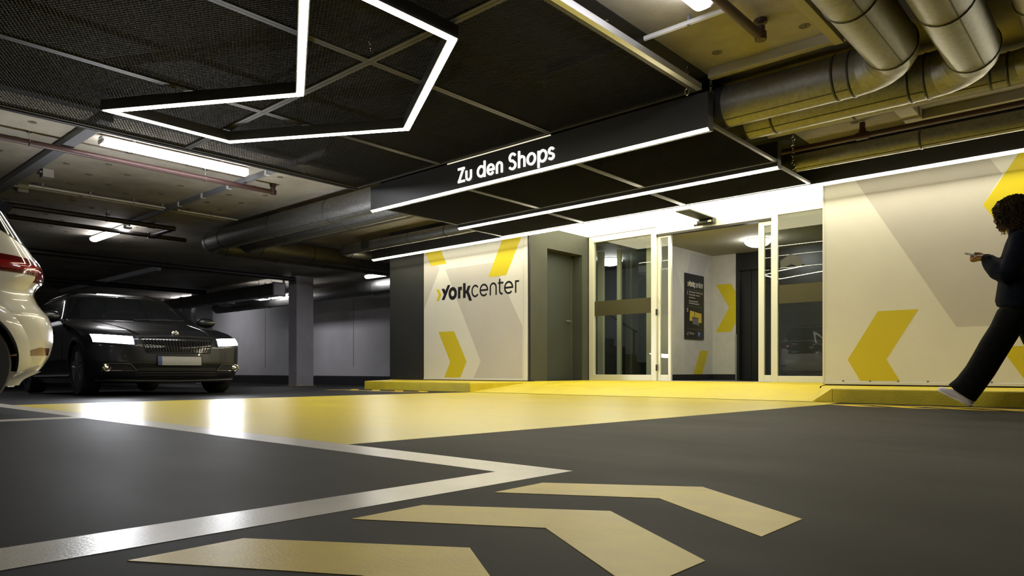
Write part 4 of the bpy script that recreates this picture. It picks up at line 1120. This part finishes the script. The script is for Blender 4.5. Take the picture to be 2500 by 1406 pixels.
# --- white hatchback at the left edge, seen from its rear left corner --------
WX, WY = -6.35, -2.63
def to_w(p): return (WX+p[1], WY+p[0], p[2])
rw = thing('hatchback_car', 'cream white hatchback with red tail lamps cut by the left picture edge', 'car', (WX, WY+2.13, 0.0))
L = 4.26
cw = Car(rw, L,
    xf=[(0.16,0.10),(0.30,0.02),(0.55,0.0),(0.70,0.05),(0.80,0.16),(0.90,0.42),(1.0,0.78),(1.06,0.95),(1.45,1.75),(1.52,2.05),(1.56,2.5)],
    xr=[(0.16,L-0.24),(0.24,L-0.20),(0.30,L-0.08),(0.40,L-0.02),(0.50,L),(0.60,L-0.005),(0.68,L-0.035),(0.75,L-0.10),(0.82,L-0.135),(0.87,L-0.12),(0.905,L-0.085),(0.98,L-0.080),(1.04,L-0.11),(1.40,L-0.29),(1.46,L-0.33),(1.50,L-0.50),(1.56,L-1.4)],
    w=[(0.16,0.80),(0.28,0.86),(0.45,0.895),(0.65,0.905),(0.85,0.895),(1.0,0.875),(1.08,0.84),(1.42,0.66),(1.50,0.56),(1.54,0.44),(1.56,0.28)],
    af=[(0.16,0.7),(0.9,0.65),(1.1,0.5),(1.56,0.4)],
    ar=[(0.16,0.48),(0.40,0.52),(0.60,0.52),(0.76,0.44),(0.90,0.36),(1.0,0.34),(1.2,0.32),(1.56,0.28)], z0=0.19, z1=1.56, to=to_w)
WW = [(0.80,0.345),(3.545,0.345)]
cw.body(M['car_white'], WW, 0.395)
for (u, z) in WW:
    for v in (0.785,-0.785): cw.wheel(u, v, 0.343, 0.215, z)
cw.lip(WW, 0.392, 0.075, M['car_white'], out=0.016)
cw.under(0.5, L-0.35, 0.62, 0.21, 0.74)
cw.patch('windscreen', M['car_glass'], 'f', [(-0.68,1.08),(0.68,1.08),(0.58,1.44),(-0.58,1.44)], n=20)
cw.patch('rear_window', M['car_glass'], 'r', [(-0.66,1.075),(0.66,1.075),(0.56,1.42),(-0.56,1.42)], n=20)
tg = cw.patch('tailgate', M['car_gloss'], 'r', [(-0.60,0.74),(0.60,0.74),(0.73,1.06),(-0.73,1.06)], off=0.004, n=20)
cw.line('tailgate_bar', M['tail_red'], 'r', [(-0.5,0.965),(0.5,0.965)], 0.010, 0.010, tg)
ep = to_w((cw.rear(0,0.90)+0.008, 0, 0.90))
em = MB().lathe([(0.062,0.0),(0.062,0.006),(0.053,0.008),(0.052,0.002),(0.003,0.002)], ep, 'y', 28).build('emblem', M['chrome'], rw, smooth=40)
mb = MB()
for q in ([(-0.034,0.036),(0,-0.004),(0.034,0.036)], [(-0.046,0.018),(-0.020,-0.044),(0,-0.010),(0.020,-0.044),(0.046,0.018)], [(-0.020,0.046),(0,0.006),(0.020,0.046)]):
    mb.tube([(ep[0]-p[0], ep[1]+0.008, ep[2]+p[1]) for p in q], 0.004, 6)
mb.build('emblem_strokes', M['chrome'], em)
for wh in ('l','s'):
    sg = 1 if wh == 'l' else -1
    cw.patch('side_window', M['car_glass'], wh, [(1.20,1.07),(2.18,1.07),(2.18,1.44),(1.75,1.44)])
    cw.patch('side_window', M['car_glass'], wh, [(2.24,1.07),(3.02,1.08),(3.10,1.43),(2.24,1.44)])
    # dark glass flank and fin between roof and lamp, with its bright edge
    cw.patch('rear_fin', M['car_gloss'], wh, [(L-0.42,1.235),(L-0.13,1.062),(L-0.32,1.455),(L-0.62,1.47)], off=0.006, n=8)
    cw.line('fin_edge', M['chrome'], wh, [(L-0.145,1.062),(L-0.315,1.40),(L-0.33,1.45)], 0.006, 0.010)
    tl = cw.patch('tail_lamp', M['tail_red'], wh, [(3.76,0.95),(L-0.085,0.925),(L-0.095,1.03),(3.74,1.065)], off=0.008, n=22)
    cw.patch('lamp_segment', M['tail_red'], wh, [(3.50,1.0),(3.765,0.95),(3.745,1.065),(3.45,1.065)], off=0.008, n=8, par=tl)
    cw.patch('lamp_segment', M['tail_red2'], wh, [(3.82,0.965),(L-0.15,0.95),(L-0.155,1.0),(3.82,1.02)], off=0.013, skirt=0.006, n=22, par=tl)
    tr_ = cw.patch('tail_lamp', M['tail_red'], 'r', [(sg*0.50,0.89),(sg*0.80,0.89),(sg*0.80,1.035),(sg*0.56,1.035)], off=0.008, n=12)
    rf = cw.patch('reflector', M['tail_red'], wh, [(L-0.40,0.395),(L-0.11,0.405),(L-0.11,0.455),(L-0.20,0.455)], off=0.004, n=10, k=4)
    cw.line('bumper_joint', M['car_matt'], wh, [(3.28,0.84),(3.56,0.915)], 0.004, 0.0)
    cw.line('sill_trim', M['car_clad'], wh, [(1.24,0.25),(3.10,0.25)], 0.03, -0.008)
    cw.patch('front_lamp', M['tail_clear'], 'f', [(sg*0.45,0.66),(sg*0.82,0.68),(sg*0.82,0.78),(sg*0.45,0.74)], n=10)
    mb = MB().tube([to_w((1.45,sg*0.92,1.06)), to_w((1.45,sg*1.02,1.07)), to_w((1.46,sg*1.08,1.07))], [0.03,0.08,0.06], 10)
    mb.build('wing_mirror', M['car_white'], rw, smooth=60)
sp = cw.patch('spoiler', M['car_gloss'], 'r', [(-0.58,1.452),(0.58,1.452),(0.54,1.490),(-0.54,1.490)], off=0.10, skirt=0.16, n=20, k=4)
df = cw.patch('diffuser', M['car_clad'], 'r', [(-0.80,0.20),(0.80,0.20),(0.84,0.295),(-0.84,0.295)], off=0.022, skirt=0.05, n=24)
for wh in ('l','s'):
    cw.patch('diffuser_end', M['car_clad'], wh, [(L-0.60,0.195),(L-0.30,0.20),(L-0.17,0.335),(L-0.42,0.26)], off=0.012, skirt=0.03, n=10)
pw = cw.patch('number_plate', M['plate'], 'r', [(-0.26,0.56),(0.26,0.56),(0.26,0.67),(-0.26,0.67)], off=0.02, skirt=0.05, n=10, k=3)

# ------------------------------------------------------------------ the walking person
M['skin'] = noisy(mat('skin', (0.36,0.19,0.12), 0.55), 40, (0.26,0.135,0.085), (0.32,0.17,0.11))
M['fleece'] = noisy(mat('navy_fleece', (0.010,0.013,0.024), 0.95, spec=0.08), 60, (0.004,0.005,0.0095), (0.009,0.011,0.019), bump=0.4, bscale=200)
M['trouser'] = noisy(mat('black_trousers', (0.008,0.008,0.008), 0.85, spec=0.08), 30, (0.0035,0.0035,0.0035), (0.007,0.007,0.007), bump=0.2, bscale=120)
M['hair'] = noisy(mat('brown_hair', (0.035,0.020,0.010), 0.75, spec=0.15), 30, (0.022,0.013,0.007), (0.062,0.037,0.018))
M['shoe'] = mat('white_shoe_leather', (0.56,0.54,0.54), 0.5)
M['sole'] = mat('white_rubber_sole', (0.62,0.60,0.60), 0.6)
M['eye'] = mat('eye_white', (0.6,0.58,0.55), 0.2)
M['lip'] = mat('lip', (0.27,0.10,0.08), 0.5)
M['brow'] = mat('dark_brow', (0.012,0.008,0.006), 0.7)
M['phone_case'] = mat('pale_phone_case', (0.45,0.45,0.42), 0.35)
M['phone_glass'] = mat('phone_screen', (0.01,0.01,0.012), 0.08)

def fuse(name, shapes, voxel, smooth_it, m, parent):
    """Round cones and ellipsoids fused into one continuous skin (voxel remesh, smoothed)."""
    mb = MB()
    for sh in shapes:
        if sh[0] == 'c':                       # chain of (x,y,z,r)
            P = sh[1]
            mb.tube([p[:3] for p in P], [p[3] for p in P], 16)
            for p in (P[0], P[-1]): ball(mb, p[:3], (p[3],)*3)
        elif sh[0] == 'e': ball(mb, sh[1], sh[2], sh[3] if len(sh) > 3 else 0.0)
        elif sh[0] == 'f':                     # flattened chain: (x,y,z, rx along walk, ry across)
            rings(mb, sh[1])
    me = bpy.data.meshes.new('tmp'); me.from_pydata(mb.v, [], mb.f)
    bm = bmesh.new(); bm.from_mesh(me); bmesh.ops.recalc_face_normals(bm, faces=bm.faces); bm.to_mesh(me); bm.free()
    ob = bpy.data.objects.new('tmp', me); COL.objects.link(ob)
    r = ob.modifiers.new('r', 'REMESH'); r.mode = 'VOXEL'; r.voxel_size = voxel
    s_ = ob.modifiers.new('s', 'SMOOTH'); s_.factor = 0.5; s_.iterations = smooth_it
    dg = bpy.context.evaluated_depsgraph_get()
    out = bpy.data.meshes.new_from_object(ob.evaluated_get(dg))
    COL.objects.unlink(ob); bpy.data.objects.remove(ob)
    out.name = name
    root = parent
    o3 = LOC[root.name]
    for v in out.vertices: v.co = v.co - o3
    out.materials.clear(); out.materials.append(m)
    for p in out.polygons: p.use_smooth = True
    o = bpy.data.objects.new(name, out); COL.objects.link(o); o.parent = parent
    return o

def ball(mb, c, r, tilt=0.0, n=14):
    vs = []; fs = []
    for i in range(n+1):
        a = PI*i/n
        for k in range(2*n):
            b = PI*k/n
            x, y, z = r[0]*math.sin(a)*math.cos(b), r[1]*math.sin(a)*math.sin(b), r[2]*math.cos(a)
            x, z = x*math.cos(tilt)+z*math.sin(tilt), -x*math.sin(tilt)+z*math.cos(tilt)
            vs.append((c[0]+x, c[1]+y, c[2]+z))
    for i in range(n):
        for k in range(2*n):
            l = (k+1) % (2*n); fs.append((i*2*n+k, i*2*n+l, (i+1)*2*n+l, (i+1)*2*n+k))
    mb.add(vs, fs)

def rings(mb, P, n=24):
    """Oval cross sections (x,y,z, rx, ry, lean) stacked into a closed tube; lean tips the ring about the y axis."""
    vs = []; fs = []
    for p in P:
        lean = p[5] if len(p) > 5 else 0.0
        for k in range(n):
            a = 2*PI*k/n
            dx = p[3]*math.cos(a)
            vs.append((p[0]+dx*math.cos(lean), p[1]+p[4]*math.sin(a), p[2]+dx*math.sin(lean)))
    for i in range(len(P)-1):
        for k in range(n):
            l = (k+1) % n; fs.append((i*n+k,i*n+l,(i+1)*n+l,(i+1)*n+k))
    fs.append(tuple(range(n))); fs.append(tuple((len(P)-1)*n+k for k in range(n)))
    mb.add(vs, fs)

PX, PY = -0.735, 6.74
pr = thing('person', 'person in navy fleece, black trousers and white sneakers walking while holding a phone', 'person', (PX, PY, 0.0))
HX_, HZ_ = -0.795, 1.515               # head centre; the face looks along -x and a little down
NY_, FY = 6.665, 6.81                   # near side (towards the camera) and far side
# body: head, neck, both hands with fingers and forearms hidden in the sleeves (one continuous skin)
hand_n = (-0.990, 6.700, 1.205); hand_f = (-1.000, 6.775, 1.195)
sh = [('e', (HX_+0.010,PY,HZ_+0.028), (0.096,0.076,0.105)), ('e', (HX_-0.036,PY,HZ_-0.035), (0.058,0.056,0.085), 0.15),
      ('e', (HX_-0.052,PY,HZ_-0.098), (0.030,0.034,0.024)),
      ('c', [(HX_-0.088,PY,HZ_+0.010,0.008),(HX_-0.106,PY,HZ_-0.030,0.012),(HX_-0.098,PY,HZ_-0.040,0.011)]),   # nose
      ('c', [(HX_-0.078,PY-0.012,HZ_-0.072,0.009),(HX_-0.080,PY+0.012,HZ_-0.072,0.009)]),
      ('e', (HX_+0.012,PY-0.074,HZ_-0.005), (0.020,0.009,0.030), 0.2), ('e', (HX_+0.012,PY+0.074,HZ_-0.005), (0.020,0.009,0.030), 0.2),
      ('c', [(HX_+0.015,PY,HZ_-0.07,0.050),(-0.755,PY,1.36,0.056),(-0.735,PY,1.28,0.075),(-0.72,PY,1.15,0.10),(-0.72,PY,0.95,0.10)])]
for (h, s_) in ((hand_n, -1), (hand_f, 1)):
    # forearm, wrist, palm
    sh.append(('c', [(-0.72,PY+s_*0.17,1.27,0.045),(-0.765,PY+s_*0.19,1.05,0.040),(-0.88,h[1]+s_*0.03,1.12,0.033),(h[0]+0.055,h[1],h[2]-0.008,0.024)]))
    sh.append(('f', [(h[0]+0.050,h[1],h[2]-0.008,0.018,0.022,1.2),(h[0]+0.015,h[1],h[2],0.016,0.036,1.2),(h[0]-0.022,h[1],h[2]+0.008,0.013,0.038,1.2)]))
    for q, ln in enumerate((0.060,0.068,0.064,0.052)):        # four fingers, unequal and bent round the phone
        y = h[1]+(-0.027+0.018*q)*(-s_)
        x, z = h[0]-0.024, h[2]+0.006-0.002*q
        sh.append(('c', [(x+0.02,y,z,0.0092),(x-ln*0.40,y-s_*0.004,z-0.012,0.0086),(x-ln*0.62,y-s_*0.012,z-0.006,0.0080),(x-ln*0.62,y-s_*0.020,z+0.014,0.0072)]))
    sh.append(('c', [(h[0]+0.030,h[1]-s_*0.020,h[2]+0.010,0.0125),(h[0]-0.004,h[1]-s_*0.030,h[2]+0.034,0.0105),(h[0]-0.040,h[1]-s_*0.030,h[2]+0.042,0.0085)]))   # thumb
body = fuse('body', sh, 0.0055, 3, M['skin'], pr)
# face details
for s_ in (-1, 1):
    mb = MB(); ball(mb, (HX_-0.082,PY+s_*0.031,HZ_+0.006), (0.009,0.013,0.008)); mb.build('eye', M['eye'], pr, smooth=60)
    mb = MB(); ball(mb, (HX_-0.0895,PY+s_*0.031,HZ_+0.004), (0.003,0.006,0.006)); mb.build('iris', M['brow'], pr, smooth=60)
    MB().tube([(HX_-0.080,PY+s_*0.050,HZ_+0.028),(HX_-0.091,PY+s_*0.032,HZ_+0.034),(HX_-0.094,PY+s_*0.014,HZ_+0.029)], [0.003,0.005,0.004], 8).build('eyebrow', M['brow'], pr, smooth=60)
mb = MB(); ball(mb, (HX_-0.087,PY,HZ_-0.070), (0.006,0.022,0.006)); ball(mb, (HX_-0.084,PY,HZ_-0.080), (0.007,0.018,0.006)); mb.build('mouth', M['lip'], pr, smooth=60)
# jacket: wide fleece with full sleeves
jk = [('f', [(-0.735,PY,0.795,0.150,0.205,-0.12),(-0.740,PY,0.83,0.158,0.215,-0.1),(-0.735,PY,0.95,0.148,0.205),(-0.725,PY,1.08,0.142,0.205),(-0.720,PY,1.20,0.135,0.215),(-0.712,PY,1.29,0.118,0.205),(-0.715,PY,1.345,0.095,0.150),(-0.735,PY,1.375,0.075,0.085)]),
      ('c', [(-0.735,PY,1.36,0.072),(-0.752,PY,1.395,0.064)])]
for (h, s_) in ((hand_n, -1), (hand_f, 1)):
    jk.append(('c', [(-0.705,PY+s_*0.165,1.285,0.082),(-0.715,PY+s_*0.21,1.19,0.084),(-0.755,PY+s_*0.215,1.08,0.086),(-0.785,PY+s_*0.200,1.035,0.088),(-0.850,PY+s_*0.16,1.075,0.078),(-0.905,h[1]+s_*0.045,1.135,0.064),(-0.935,h[1]+s_*0.020,1.175,0.052),(-0.945,h[1]+s_*0.012,1.188,0.040)]))
fuse('jacket', jk, 0.011, 4, M['fleece'], pr)
fuse('jacket_hem', [('f', [(-0.733,PY,0.785,0.150,0.205,-0.12),(-0.733,PY,0.80,0.158,0.213,-0.12),(-0.735,PY,0.835,0.160,0.217,-0.1),(-0.735,PY,0.85,0.150,0.207,-0.1)])], 0.010, 1, M['fleece'], pr)
# trousers: two wide legs in mid stride
fuse('trousers', [('f', [(-0.735,PY,0.86,0.125,0.185),(-0.738,PY,0.78,0.130,0.185),(-0.745,PY,0.70,0.120,0.170)]),
    ('f', [(-0.755,NY_+0.01,0.78,0.118,0.098),(-0.800,NY_,0.66,0.118,0.098),(-0.870,NY_,0.53,0.112,0.096,-0.15),(-0.925,NY_,0.42,0.106,0.092,-0.3),(-0.985,NY_,0.30,0.104,0.090,-0.4),(-1.055,NY_,0.19,0.106,0.090,-0.5),(-1.112,NY_,0.118,0.116,0.092,-0.66)]),
    ('f', [(-0.715,FY-0.01,0.78,0.118,0.098),(-0.665,FY,0.66,0.116,0.098),(-0.620,FY,0.53,0.108,0.096,0.1),(-0.560,FY,0.42,0.104,0.092,0.3),(-0.455,FY,0.31,0.100,0.088,0.6),(-0.355,FY,0.205,0.102,0.088,0.8),(-0.31,FY,0.165,0.106,0.090,0.8)])], 0.011, 4, M['trouser'], pr)
# shoes: the near one lands on its heel, the far one pushes off its toe
def shoe(hx, hz, y, ang, label=None):
    """heel bottom at (hx,hz); toe points along -x raised by ang."""
    ca, sa = math.cos(ang), math.sin(ang)
    def T(u, v, w_): return (hx-u*ca-w_*sa*-1*0-w_*(-sa)*0 - (w_*sa if False else 0) + (w_*sa), y+v, hz+u*sa+w_*ca)
    def loft(prof, z0f, z1f):
        mb = MB(); n = 20; st = prof
        for (u, hw, zb, zt) in st:
            for k in range(n):
                a = 2*PI*k/n
                cy, cz = math.cos(a), math.sin(a)
                mb.v.append(T(u, hw*math.copysign(abs(cy)**0.7, cy), (zb+zt)/2+(zt-zb)/2*math.copysign(abs(cz)**0.7, cz)))
        for i in range(len(st)-1):
            for k in range(n):
                l = (k+1) % n; mb.f.append((i*n+k,i*n+l,(i+1)*n+l,(i+1)*n+k))
        mb.f.append(tuple(range(n))); mb.f.append(tuple((len(st)-1)*n+k for k in range(n)))
        return mb
    up = [(0.000,0.022,0.02,0.060),(0.012,0.034,0.015,0.085),(0.05,0.039,0.014,0.094),(0.09,0.038,0.014,0.090),(0.13,0.040,0.014,0.080),(0.18,0.045,0.014,0.064),(0.225,0.046,0.014,0.056),(0.252,0.040,0.015,0.050),(0.268,0.022,0.018,0.040)]
    so = [(-0.006,0.022,0.0,0.022),(0.01,0.038,0.0,0.026),(0.08,0.040,0.0,0.026),(0.17,0.047,0.0,0.024),(0.23,0.047,0.002,0.024),(0.262,0.036,0.006,0.026),(0.275,0.014,0.012,0.026)]
    o = loft(up, 0, 0).build('shoe', M['shoe'], pr, smooth=60)
    loft(so, 0, 0).build('sole', M['sole'], o, smooth=60)
    mb = MB()
    for k in range(5):
        u = 0.115+0.018*k; z = 0.084-0.0058*k
        mb.tube([T(u,-0.022,z-0.004), T(u+0.004,0,z+0.003), T(u,0.022,z-0.004)], 0.0035, 6)
    mb.build('laces', M['sole'], o, smooth=60)
    mb = MB()
    ball(mb, T(0.045,0,0.10), (0.036,0.034,0.06)); mb.build('sock', M['sole'], o, smooth=60)
shoe(-1.045, 0.010, NY_, math.radians(27))
shoe(-0.255, 0.155, FY, math.radians(-38))
# hair: a full curly bob, an even cap plus many curls
def hair_cap():
    return [('e', (HX_+0.030,PY,HZ_+0.048), (0.118,0.108,0.106)), ('e', (HX_+0.045,PY,HZ_-0.030), (0.098,0.112,0.110)), ('e', (HX_-0.042,PY,HZ_+0.076), (0.056,0.084,0.046)), ('e', (HX_-0.030,PY-0.072,HZ_+0.0), (0.048,0.034,0.085)), ('e', (HX_-0.030,PY+0.072,HZ_+0.0), (0.048,0.034,0.085))]
hair = fuse('hair', hair_cap(), 0.009, 4, M['hair'], pr)
rng = random.Random(11)
hv = [(v.co + LOC[pr.name], v.normal.copy()) for v in hair.data.vertices]
mb = MB()
for k in range(1000):
    p, d = rng.choice(hv)
    if d.z < -0.55: continue
    ln = rng.uniform(0.025, 0.06); turns = rng.uniform(1.2, 2.6); rr = rng.uniform(0.004, 0.0085); p0 = rng.uniform(0, 6.28)
    side = Vector((rng.uniform(-1,1), rng.uniform(-1,1), 0))*0.012
    q = []
    for i in range(11):
        f = i/10
        down = ln*f*(0.45 if d.z > 0.75 else 1.0)
        cc = p + d*(0.004+0.012*math.sin(f*PI*0.8)) + side*f - Vector((0,0,down))
        q.append((cc.x+rr*math.cos(p0+turns*2*PI*f), cc.y+rr*math.sin(p0+turns*2*PI*f), cc.z))
    mb.tube(q, [0.0024]*10+[0.0010], 4)
o = mb.build('curls', M['hair'], pr, smooth=70); o['kind'] = 'stuff'
# the phone in the hands
ph = thing('phone', 'pale cased phone held in the hands of the walking person', 'phone', (-1.035,6.735,1.225))
def slab(mb, c, ux, half, th):
    ux = Vector(ux).normalized(); uy = Vector((0,1,0)); uz = ux.cross(uy)
    c = Vector(c); vs = []
    for sz in (-1,1):
        for k in range(20):
            a = 2*PI*k/20; cx, cy = math.cos(a), math.sin(a)
            vs.append(c + ux*half[0]*math.copysign(abs(cx)**0.35, cx) + uy*half[1]*math.copysign(abs(cy)**0.35, cy) + uz*sz*th/2)
    mb.add(vs, [tuple(range(20)), tuple(range(39,19,-1))] + [(k,(k+1)%20,20+(k+1)%20,20+k) for k in range(20)])
dirp = (-0.94,0,0.34)
mb = MB(); slab(mb, (-1.035,6.7375,1.229), dirp, (0.073,0.036), 0.009); mb.build('phone_case', M['phone_case'], ph, smooth=30)
mb = MB(); slab(mb, Vector((-1.035,6.7375,1.229))+Vector((0.34,0,0.94))*0.0052, dirp, (0.069,0.033), 0.002); mb.build('screen', M['phone_glass'], ph, smooth=30)
mb = MB()
for q in (0.045,0.058): ball(mb, Vector((-1.035,6.722,1.229))+Vector(dirp)*q-Vector((0.34,0,0.94))*0.005, (0.006,0.006,0.003))
mb.build('camera_lens', M['phone_glass'], ph, smooth=60)
